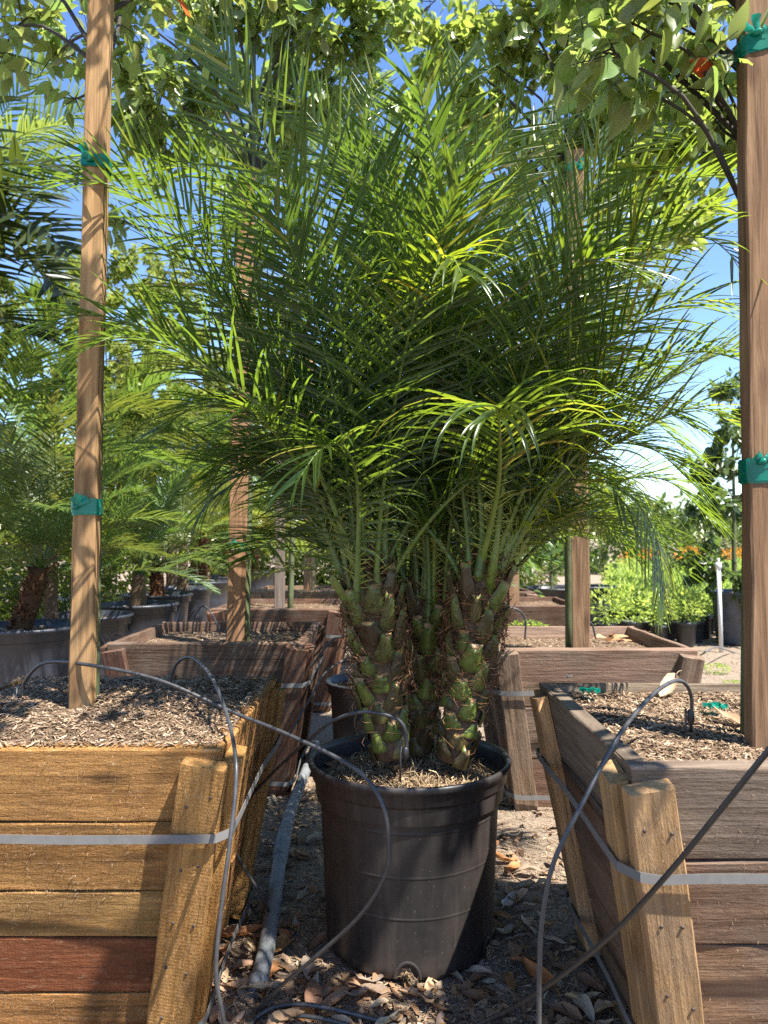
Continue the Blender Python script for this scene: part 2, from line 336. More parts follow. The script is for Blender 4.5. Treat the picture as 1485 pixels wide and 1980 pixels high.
def planter(label, cx, cy, w, h, taper, cols, bcol, mat, boards, straps=(.46, .06), soil=-.03, heap=0.0, mulch=2500, group='timber planter boxes', batw=.085, chip=(.005, .022), rot=0.0, detail=True, strapcol=(1, 1, 1), redboard=None):
    root = thing('planter_box', label, 'planter box', (cx, cy, 0), group)
    th, bt = .034, .036; hw = w / 2; sl = math.hypot(h, taper); Z = Matrix.Rotation(rot, 4, 'Z')
    def W(p): return Vector((cx, cy, 0)) + (Z @ Vector(p))
    def half(z): return hw - taper * (1 - z / h)
    edges = [0]
    for b in boards: edges.append(edges[-1] + b)
    edges = [e / edges[-1] * sl for e in edges]
    for k in range(4):
        an = k * math.pi / 2
        ux = Vector((math.cos(an), math.sin(an), 0)); nh = Vector((math.sin(an), -math.cos(an), 0))  # k=0 faces the camera
        up = (nh * taper + Vector((0, 0, h))).normalized(); nn = ux.cross(up)
        for i in range(len(boards)):
            v0, v1 = edges[i] + .0015, edges[i + 1] - .0015
            hb = lambda v: (hw - taper * (1 - v / sl)) - (.0 if k % 2 == 0 else th + .002)
            me = plank_mesh(hb(v0), hb(v1), v1 - v0, th, 8 if detail else 3)
            org = nh * (hw - taper) + up * v0 - nn * (th + U(-.002, .002))
            col = jc(cols[i % len(cols)])
            if redboard is not None and k == 0 and i == redboard: col = (.28, .10, .045)
            fr = frame(W(org), Z.to_3x3() @ ux, Z.to_3x3() @ up, Z.to_3x3() @ nn)
            link('plank', me, mat, root, fr, col)
        # two battens on each side, one by each corner
        for s in (-1, 1):
            ov = .022 if k % 2 == 0 else -.008
            c0 = s * (half(0) - batw / 2 + ov); c1 = s * (half(h) - batw / 2 + ov - U(.0, .012))
            z1 = h - U(.012, .03)
            a = W(ux * c0 + nh * (half(0) + bt / 2) + Vector((0, 0, .01))); b = W(ux * (c0 + (c1 - c0) * z1 / h) + nh * (half(z1) + bt / 2) + Vector((0, 0, z1)))
            beam('batten', a, b, batw, bt, Z.to_3x3() @ nh, mat, root, jc(bcol), 8 if detail else 3)
            if detail and k == 0 and cy < 2.5:
                for i in range(len(boards)):
                    for q_ in (-.22, .24):
                        zq = (edges[i] + edges[i + 1]) / 2 / sl + U(-.03, .03); pn = a.lerp(b, min(.97, max(.03, zq))) + (Z.to_3x3() @ nh) * (bt / 2) + ux * (q_ * batw + U(-.005, .005)); nm_ = MB()
                        tube(nm_, [pn - nh * .004, pn + nh * .0022], [.0034, .0030], 8); nm_.build('nail', M_nail, root)
    for z in straps:
        o = half(z) + bt + .0075; i_ = half(z) - batw - .01; mb = MB(); pts = []
        for k in range(4):
            an = k * math.pi / 2; ux = Vector((math.cos(an), math.sin(an), 0)); nh = Vector((math.sin(an), -math.cos(an), 0))
            e_ = .03 if k % 2 == 0 else 0
            for s, q in ((-1, i_), (-.3, i_), (.3, i_), (1, i_), (1, i_ + batw + e_)):
                pts.append(W(ux * (s * (q if abs(s) == 1 else q)) + nh * (o - (.006 if abs(s) < 1 else 0)) + Vector((0, 0, z + U(-.003, .003)))))
            pts.append(W(ux * (half(z) + bt + .006) + nh * (half(z) + bt * .55) + Vector((0, 0, z + .004))))
            pts.append(W(ux * (half(z) + bt + .0075) + nh * (i_ + batw) + Vector((0, 0, z))))
        n = len(pts); vs = []; fs = []; t_ = .0012; c_ = W((0, 0, z))
        for p in pts:
            r_ = (p - c_); r_.z = 0; r_.normalize()
            for dz, dr in ((-.0085, 0), (.0085, 0), (.0085, t_), (-.0085, t_)): vs.append(p + r_ * dr + Vector((0, 0, dz)))
        for i in range(n):
            j = (i + 1) % n
            for q in range(4): fs.append((i * 4 + q, j * 4 + q, j * 4 + (q + 1) % 4, i * 4 + (q + 1) % 4))
        mb.add(vs, fs, .5); mb.build('strap', M_strap, root, smooth=False)
    # soil
    mb = MB(); N = 14; q = half(h + soil) - th - .001; vs = []
    def sz(x, y):
        e = max(abs(x), abs(y)) / q
        return h + soil + heap * (1 - e ** 4) + noise.noise(Vector((x * 9 + cx, y * 9 + cy, 1))) * .012 * (1 if e < .93 else .3)
    for j in range(N + 1):
        for i in range(N + 1):
            x = q * (-1 + 2 * i / N); y = q * (-1 + 2 * j / N); vs.append(W((x, y, sz(x, y))))
    mb.add(vs, [(j * (N + 1) + i, j * (N + 1) + i + 1, (j + 1) * (N + 1) + i + 1, (j + 1) * (N + 1) + i) for j in range(N) for i in range(N)], .5)
    mb.build('soil', M_soil, root)
    if mulch:
        qq = q + (.028 if heap > .02 else 0)
        def smp():
            x, y = U(-qq, qq), U(-qq, qq)
            z = sz(x, y) if max(abs(x), abs(y)) < q else h + .004
            return W((x, y, z))
        slivers('mulch', M_chip, root, smp, int(mulch * 1.3), chip[0], chip[1], .0014, .0045)
    return root
TAN = (.43, .225, .08); GOLD = (.48, .255, .09); GREY = (.19, .148, .113); DARK = (.115, .066, .045); BRN = (.26, .165, .10)
LX, RX = -.698, .80
planter('new golden timber box with a dark red bottom board, left front of the black pot', LX, 1.862, .76, .62, .10, [GOLD, (.38, .19, .068), (.46, .255, .09), TAN], (.50, .275, .095), M_wood,
        [.14, .16, .13, .19, .20], straps=(.452, .045), soil=-.010, heap=.04, mulch=16000, batw=.088, redboard=1)
planter('weathered grey timber box with a tan corner batten, right front of the black pot', RX + .002, 1.68, .76, .64, .11, [BRN, (.25, .16, .10), (.16, .10, .07), GREY], (.42, .26, .125), M_old,
        [.16, .17, .17, .18], straps=(.455, .10), soil=-.022, mulch=13000, batw=.082, chip=(.006, .026))
planter('dark brown timber box holding the second stake of the left row', LX - .005, 3.36, .78, .62, .10, [DARK, (.13, .07, .05), (.12, .075, .055)], (.12, .06, .04), M_old, [.2, .2, .2], soil=-.045, mulch=2600)
planter('grey brown timber box behind the weathered one on the right', .795, 3.18, .75, .62, .10, [(.16, .10, .075), GREY, (.24, .17, .125)], (.22, .15, .105), M_old, [.2, .2, .22], soil=-.05, mulch=2600)
planter('dark red brown timber box, third in the left row', -.635, 4.80, .76, .62, .10, [DARK, (.15, .07, .045)], (.16, .08, .05), M_old, [.2, .2, .2], soil=-.03, mulch=1200, detail=False)
planter('sunlit brown timber box at the far end of the left row', -.66, 6.30, .76, .62, .10, [BRN, DARK], BRN, M_old, [.2, .2, .2], soil=-.02, mulch=700, detail=False)
planter('brown timber box, third in the right row behind the palm', .86, 5.0, .74, .62, .10, [DARK, (.2, .125, .09)], (.2, .13, .09), M_old, [.2, .2, .2], soil=-.03, mulch=900, detail=False)
planter('brown timber box, fourth in the right row behind the palm', .86, 6.5, .74, .60, .10, [DARK, (.2, .125, .09)], (.2, .13, .09), M_old, [.2, .2, .2], soil=-.03, mulch=500, detail=False)

# ------------------------------------------------------------------ stakes and tie tapes
def stake(label, base, top, w, th, col, face=(0, -1, 0)):
    o = beam('wooden_stake', base, top, w, th, face, M_post, None, col, 24, .0012)
    return tag(o, label, 'stake', 'stakes in the planter boxes')
stake('tall rough tan stake standing in the golden box', (-.698, 1.745, .56), (-.676, 1.76, 2.75), .050, .046, (.34, .215, .105), (.12, -1, 0))
stake('tall reddish brown stake in the weathered box at the picture edge', (.772, 1.515, .56), (.790, 1.53, 2.85), .085, .042, (.205, .128, .076))
stake('brown stake in the second dark box of the left row', (-.633, 3.20, .5), (-.600, 3.22, 2.6), .075, .05, (.26, .15, .085), (.2, -1, 0))
stake('brown stake in the grey brown box on the right', (.785, 3.00, .5), (.785, 3.03, 2.62), .068, .062, (.27, .17, .105), (-.25, -1, 0))
stake('thin grey stake in the third box of the left row', (-.655, 4.72, .5), (-.65, 4.73, 2.5), .06, .05, (.17, .14, .12))
stake('sunlit tan stake at the far end of the left row', (-.62, 6.15, .5), (-.61, 6.16, 2.6), .07, .06, (.40, .25, .14))
stake('brown stake in the third box of the right row', (.84, 4.9, .5), (.85, 4.9, 2.6), .065, .06, (.24, .15, .09))
def tie(label, c, w, d, h, knot=(0, 0), loose=.0, tilt=0.0, on=None, rz=0.0):
    """flat tape wound round a stake and the stem behind it, with a small knot in front"""
    if on: q = (c.z - on[0][2]) / (on[1][2] - on[0][2]); m_ = Vector(on[0]).lerp(Vector(on[1]), q); c = Vector((m_.x, m_.y, c.z))
    root = thing('tie_tape', label, 'tie tape', c, 'green tie tapes on the stakes'); c = Vector(c)
    for lay in range(2):
        mb = MB(); vs = []; fs = []; n = 20
        for i in range(n):
            a = 2 * math.pi * i / n; x, y = math.cos(a), math.sin(a)
            k = 1 / max(abs(x), abs(y)); g = .003 + lay * .002
            px, py = x * k * (w / 2 + g), y * k * (d / 2 + g)
            dz = tilt * x + U(-.0015, .0015) + lay * U(-.002, .004)
            for s in (-1, -.35, .3, 1): vs.append(c + Vector((px * math.cos(rz) - py * math.sin(rz), px * math.sin(rz) + py * math.cos(rz), dz + s * h / 2 * (1 - .12 * lay) + U(-.001, .001))))
        for i in range(n):
            j = (i + 1) % n
            for q in range(3): fs.append((i * 4 + q, j * 4 + q, j * 4 + q + 1, i * 4 + q + 1))
        mb.add(vs, fs); mb.build('band', M_tape, root)
    k0 = c + Vector((knot[0], -d / 2 - .006, knot[1])); mb = MB()
    for e in range(3):
        dirn = Vector((U(-1, 1), U(-.5, .1), U(-.2, 1))).normalized(); s = dirn.cross(Vector((0, 1, 0))).normalized(); p = k0.copy(); vs = []; L = U(.018, .035)
        for i in range(5):
            ww = .004 + .007 * i / 4; q = p + dirn * (L * i / 4) + Vector((0, U(-.004, .002), 0)); vs += [q - s * ww, q + Vector((0, -.004, 0)), q + s * ww]
        mb.add(vs, [f for i in range(4) for f in ((i * 3, i * 3 + 1, i * 3 + 4, i * 3 + 3), (i * 3 + 1, i * 3 + 2, i * 3 + 5, i * 3 + 4))])
    tube(mb, [k0 + Vector((-.01, 0, -.004)), k0 + Vector((0, -.005, 0)), k0 + Vector((.01, 0, .004))], [.004, .007, .004], 6)
    mb.build('knot', M_tape, root)
tie('green tape round the tall tan stake, upper of its two ties', P(184, 322, 1.758), .052, .048, .030, (0, .0), on=((-.698, 1.745, .56), (-.676, 1.76, 2.75)), rz=.12)
tie('green knotted tape round the tall tan stake, lower of its two ties', P(167, 981, 1.758), .052, .048, .038, (-.012, .0), on=((-.698, 1.745, .56), (-.676, 1.76, 2.75)), rz=.12)
tie('green tape slanting round the reddish edge stake near its top', P(1487, 98, 1.535), .087, .044, .040, (-.02, .012), tilt=.012, on=((.772, 1.515, .56), (.790, 1.53, 2.85)))
tie('green knotted tape round the reddish edge stake near eye level', P(1487, 912, 1.52), .087, .044, .050, (-.022, .018), on=((.772, 1.515, .56), (.790, 1.53, 2.85)))
tie('dark green tape round the stake of the second left box', P(453, 1055, 3.20), .077, .052, .03, on=((-.633, 3.20, .5), (-.600, 3.22, 2.6)), rz=.2)
tie('small green tape high on the stake of the grey brown box', P(1108, 330, 3.03), .07, .064, .03, on=((.785, 3.00, .5), (.785, 3.03, 2.62)), rz=-.245)
# ------------------------------------------------------------------ the black pot
PC = Vector((.066, 1.98, 0)); PS, PZ = 1.06, .93
root = thing('plant_pot', 'large scuffed black plastic pot holding the clumped palm', 'plant pot', PC)
mb = MB()
prof = [(.0, .004), (.17, .004), (.190, .007), (.197, .012), (.2005, .022), (.2012, .04), (.2030, .08), (.2048, .12), (.20655, .159), (.2066, .160), (.2074, .1615), (.2075, .1655), (.2069, .167), (.20695, .168), (.2087, .215), (.21045, .261), (.2105, .262), (.2113, .2635), (.2114, .2685), (.2109, .270), (.21095, .271), (.2132, .32), (.21545, .371), (.2155, .372), (.2164, .3735), (.2165, .3795), (.2159, .381), (.21595, .382), (.2182, .42), (.2192, .437), (.2195, .4385), (.222, .4405)]
lathe(mb, [(a * PS, b * PZ) for a, b in prof], 64, PC, .5, 0, .004); mb.build('body', M_pot, root)
mb = MB()
lathe(mb, [(a * PS, b * PZ) for a, b in [(.2225, .4408), (.232, .443), (.2365, .452), (.2385, .474), (.242, .478), (.2465, .485), (.248, .492), (.2465, .499), (.242, .502), (.236, .498), (.233, .485), (.2305, .44), (.226, .40)]], 64, PC, .5, 0, .006); mb.build('rim', M_pot, root)
mb = MB(); vs = []; fs = []; nr, ns = 10, 40
def psz(x, y): return .412 + .022 * (1 - (x * x + y * y) / .05) + noise.noise(Vector((x * 14, y * 14, 2))) * .012
for i in range(nr + 1):
    for k in range(ns):
        r_ = .243 * i / nr; a = 2 * math.pi * k / ns; x, y = r_ * math.cos(a), r_ * math.sin(a); vs.append((PC.x + x, PC.y + y, psz(x, y)))
for i in range(nr):
    for k in range(ns): fs.append((i * ns + k, i * ns + (k + 1) % ns, (i + 1) * ns + (k + 1) % ns, (i + 1) * ns + k))
mb.add(vs, fs, .5); mb.build('soil', M_soil, root)
def inpot():
    r_ = .207 * math.sqrt(random.random()); a = U(0, 2 * math.pi); return (PC.x + r_ * math.cos(a), PC.y + r_ * math.sin(a), psz(r_ * math.cos(a), r_ * math.sin(a)))
slivers('root_mulch', M_straw, root, inpot, 4200, .015, .048, .0015, .0035, tilt=.7, curve=.6)
# drain openings low on the wall, with roots pushing out
for az, sc in ((-93, .9), (-30, .85), (90, .9)):
    a = R(az); n = Vector((math.cos(a), math.sin(a), 0)); t = Vector((-n.y, n.x, 0)); mb = MB(); vs = []; rows = 6; cs = 12
    for j in range(rows):
        q = j / (rows - 1); 
        for i in range(cs + 1):
            b = math.pi * i / cs; rr = (.036 - .012 * q) * sc
            off = .0008 + .0035 * math.sin(math.pi * min(1, q * 1.5)) - (.012 if q > .85 else 0)
            vs.append(PC + n * (.2148 + off * .5) + t * (rr * math.cos(b)) + Vector((0, 0, .018 + rr * 1.25 * math.sin(b))))
    mb.add(vs, [(j * (cs + 1) + i, j * (cs + 1) + i + 1, (j + 1) * (cs + 1) + i + 1, (j + 1) * (cs + 1) + i) for j in range(rows - 1) for i in range(cs)], .5)
    lip = mb.build('drain_lip', M_pot, root)
    mb = MB()
    for _ in range(50):
        b = U(.2, math.pi - .2); rr = .016 * sc * math.sqrt(random.random()); p = PC + n * .2165 + t * (rr * math.cos(b)) + Vector((0, 0, .02 + rr * 1.3 * math.sin(b)))
        d = (n * U(.1, .6) + t * U(-1, 1) + Vector((0, 0, U(-1, .6)))).normalized() * U(.008, .02)
        tube(mb, [p, p + d * .6, p + d + Vector((0, 0, -.004))], .0009, 3)
    mb.build('roots', M_straw, root, kind='stuff')

# ------------------------------------------------------------------ palm fronds
def leaflet(mb, base, d, n, L, W, droop, segs=6, r=None, fold=.45, mi=0):
    p = Vector(base); d = d.normalized(); vs = []; st = L / segs
    n = (n - d * n.dot(d)).normalized()
    for i in range(segs + 1):
        s = i / segs; w = W * .5 * min(1, .45 + s * 4) * (max(0, 1 - s) ** .55 if s < 1 else 0.03)
        sd = d.cross(n).normalized()
        vs += [p - sd * w + n * (w * fold), p, p + sd * w + n * (w * fold)]
        if i < segs:
            p = p + d * st
            d = (d + Vector((0, 0, -1)) * (droop * (.35 + 1.3 * s) / segs)).normalized(); n = (n - d * n.dot(d)).normalized()
    fs = []
    for i in range(segs): a = i * 3; fs += [(a, a + 1, a + 4, a + 3), (a + 1, a + 2, a + 5, a + 4)]
    mb.add(vs, fs, r, mi)
def frond(parent, ctrl, out, n_pairs=44, Lmax=.27, W=.0105, pet=.2, droop=.5, vee=.24, hero=False, col=(1, 1, 1), spines=True, mats=None, rbase=.008, segs=6, name='frond', ang=(70, 32), mw=None, flat=True):
    """one feather frond: stalk along ctrl, two rows of leaflets, spines low down"""
    mats = mats or (M_rachis, M_palm); N = 60
    pts = spline(ctrl, N); out = Vector(out).normalized()
    side0 = Vector((0, 0, 1)).cross(out).normalized()
    acc = [0]
    for i in range(1, N): acc.append(acc[-1] + (pts[i] - pts[i - 1]).length)
    tot = acc[-1]; rs = []
    for i in range(N):
        s = acc[i] / tot; rs.append(rbase * (1 - .86 * min(1, s * 1.15)) + rbase * 1.0 * max(0, 1 - s / .11))
    mb = MB(); tube(mb, pts[::2] + [pts[-1]], rs[::2] + [rs[-1]], 6)
    fr = mb.build(name, mats[0], parent, color=col, mw=mw)
    def at(s):
        q = s * tot; i = 1
        while i < N - 1 and acc[i] < q: i += 1
        f = (q - acc[i - 1]) / max(1e-6, acc[i] - acc[i - 1]); p = pts[i - 1].lerp(pts[i], f)
        t = (pts[min(i + 1, N - 1)] - pts[max(i - 2, 0)]).normalized(); return p, t
    lm = MB()
    for k in range(n_pairs):
        q = k / (n_pairs - 1); s = pet + (1 - pet) * q ** .97 * .995
        for sd in (-1, 1):
            p, t = at(min(.999, s + U(-.004, .004)))
            s0 = (side0 - t * side0.dot(t)).normalized(); nn = s0.cross(t) * (1 if True else -1)
            if nn.z < 0 and abs(t.z) < .8: nn = -nn
            a = R(ang[0] + (ang[1] - ang[0]) * q + U(-11, 11))
            lat = (s0 * sd * math.cos(vee) + nn * math.sin(vee + U(-.3, .3))).normalized()
            d = t * math.cos(a) + lat * math.sin(a)
            prof = min(1, .42 + q * 3.2) * (1 - .62 * max(0, (q - .45) / .55) ** 1.5)
            L = Lmax * prof * U(.88, 1.08); nl = (nn * math.cos(vee) - s0 * sd * math.sin(vee))
            if hero:
                hm = MB(); leaflet(hm, p, d, nl, L, W * U(.9, 1.1), droop * U(.6, 1.5), segs)
                hm.build('leaflet', mats[1], fr, color=col)
            else: leaflet(lm, p, d, nl, L, W * U(.9, 1.1), droop * U(.6, 1.5), segs)
    if not hero: lm.build('leaflets', mats[1], fr, color=col, kind='stuff')
    if spines:
        sm = MB()
        for k in range(15):
            s = .07 + (pet - .06) * k / 15
            for sd in (-1, 1):
                if random.random() < .15: continue
                p, t = at(s); s0 = (side0 - t * side0.dot(t)).normalized(); nn = s0.cross(t)
                d = (t * U(.3, .9) + s0 * sd + nn * U(-.3, .5)).normalized(); l = U(.025, .065)
                tube(sm, [p, p + d * l * .6, p + d * l], [.0016, .0011, .0002], 4)
        sm.build('spines', M_spine, fr, kind='stuff')
    return fr
root = thing('date_palm', 'clump of feathery green pygmy palms growing in the large black pot', 'palm', PC + Vector((0, 0, .42)))
# stems: (base, top, radius)
STEMS = [(P(752, 1440, 1.91), P(708, 1085, 1.91), .080), (P(812, 1432, 2.05), P(838, 1130, 2.05), .068), (P(882, 1448, 1.93), P(938, 1080, 1.94), .076), (P(778, 1425, 2.12), P(786, 1140, 2.14), .05)]
GA = math.pi * (3 - math.sqrt(5))
for si, (b, t, ra) in enumerate(STEMS):
    ax = (t - b); Lh = ax.length; ax = ax / Lh; e1 = ax.cross(Vector((0, 1, 0))).normalized(); e2 = ax.cross(e1)
    mb = MB(); pts = []; rr = []
    for i in range(15):
        s = i / 14; pts.append(b - ax * .03 + ax * (Lh + .02) * s); rr.append(ra * (.50 + .18 * math.sin(min(1, s * 1.7) * 1.7)) * (1 if s < .75 else 1 - (s - .75) * 1.9))
    tube(mb, pts, rr, 14); tr = mb.build('trunk', M_trunk, root)
    nst = int(Lh / .0105)
    for k in range(nst):
        s = -.08 + (k + .5) / nst * .88; an = k * GA + si; c = b + ax * (Lh * s)
        o = (e1 * math.cos(an) + e2 * math.sin(an)).normalized(); tg = ax.cross(o)
        if o.y > .55: continue                      # the far side carries none in view
        rad = ra * (.52 + .14 * math.sin(min(1, s * 1.9) * 1.6)); up_ = max(0, s / .8)
        L = (.054 + .044 * up_ ** 1.3) * U(.65, 1.25); wb = (.078 - .018 * up_) * U(.8, 1.12); wt = wb * ((.56 if up_ > .3 else .38) + U(-.08, .08)); lean = R(13 + 9 * up_ + U(-6, 8)); thk = .015 + .004 * up_
        d = (ax * math.cos(lean) + o * math.sin(lean)); nrm = (o * math.cos(lean) - ax * math.sin(lean))
        cutk = U(-.18, .18); base = c + o * rad * .9; vs = []; rows = 6; colsN = 6
        brown = U(.0, .25) if random.random() < (.5 if up_ < .25 else .28) else None
        for j in range(rows + 1):
            q = j / rows; w = (wb + (wt - wb) * q ** .8) * (.8 + .2 * math.sin(math.pi * min(1, q * 1.6))) * .5
            for i in range(colsN + 1):
                u = -1 + 2 * i / colsN; skew = 0
                vs.append(base + d * (L * q + (L * (cutk * u - .16 * (1 - u * u) + U(-.12, .08)) if q == 1 else 0)) + tg * (w * u) + nrm * (thk * (1 - q * .35) * (1 - u * u) ** .7 - .012 * (1 - q) * 0 - abs(u) * .002))
        front = len(vs)
        # inner (back) row at the cut
        for i in range(colsN + 1):
            u = -1 + 2 * i / colsN; vs.append(base + d * (L * .93) + tg * (wt * .5 * u) - nrm * .004)
        rowf = [(j * (colsN + 1) + i, j * (colsN + 1) + i + 1, (j + 1) * (colsN + 1) + i + 1, (j + 1) * (colsN + 1) + i) for j in range(rows) for i in range(colsN)]
        cutf = [(rows * (colsN + 1) + i, rows * (colsN + 1) + i + 1, front + i + 1, front + i) for i in range(colsN)]
        mb = MB(); r0 = brown if brown is not None else U(.32, .85); mb.add(vs, rowf + cutf, r0)
        for idx in range(rows * (colsN + 1), len(vs)): mb.Rn[idx] = U(.93, 1)
        for j in range(rows):
            for i in (0, colsN):
                if random.random() < .7: mb.Rn[j * (colsN + 1) + i] = U(.1, .25)
        for i in range(colsN + 1): mb.Rn[i] = U(.02, .2)
        mb.build('leaf_base', M_stub, tr, color=(U(.85, 1.1),) * 3)
    fm = MB()
    for _ in range(3600 if si < 3 else 900):
        s = random.random() ** .6; an = U(0, 2 * math.pi); o = e1 * math.cos(an) + e2 * math.sin(an); tg = ax.cross(o)
        if s < .25 and random.random() < .7: continue
        p = b + ax * (Lh * s * 1.02) + o * (ra * U(.62, 1.08) * (1 if s < .8 else 1.25 - s * .55)); d = (tg * U(-1, 1) + ax * U(-.6, .9) + o * U(-.25, .22)).normalized(); l = U(.015, .045)
        m_ = p + d * l * .5 + o * U(0, .008); e_ = p + d * l + o * U(-.012, .012); w_ = tg.cross(d).normalized() * U(.0005, .0014)
        fm.add([p - w_, p + w_, m_ - w_, m_ + w_, e_ - w_ * .4, e_ + w_ * .4], [(0, 1, 3, 2), (2, 3, 5, 4)])
    fm.build('fibre', M_fibre, tr, kind='stuff')
    # woven sheath round the young stalks
    sm = MB(); pts = [b + ax * (Lh * s) for s in (.72, .8, .88, .95, 1.03, 1.1)]; tube(sm, pts, [ra * .70, ra * .74, ra * .66, ra * .52, ra * .42, ra * .3], 16); sm.build('sheath', M_trunk, tr)
def PP(l, dy=0.0, jb=0.0): return [P(q[0] + (U(-14, 14) * (jb > 0) if i == 0 else 0), q[1] + (jb * U(.1, 1) if i == 0 else 0), q[2] + dy) for i, q in enumerate(l)]
YG_SUNLIT = (1.4, 1.25, .85); GR = (1, 1, 1); DK_SHADE = (.8, .88, .95)  # frond tints: sunlit brightness and shade put into the leaf colour
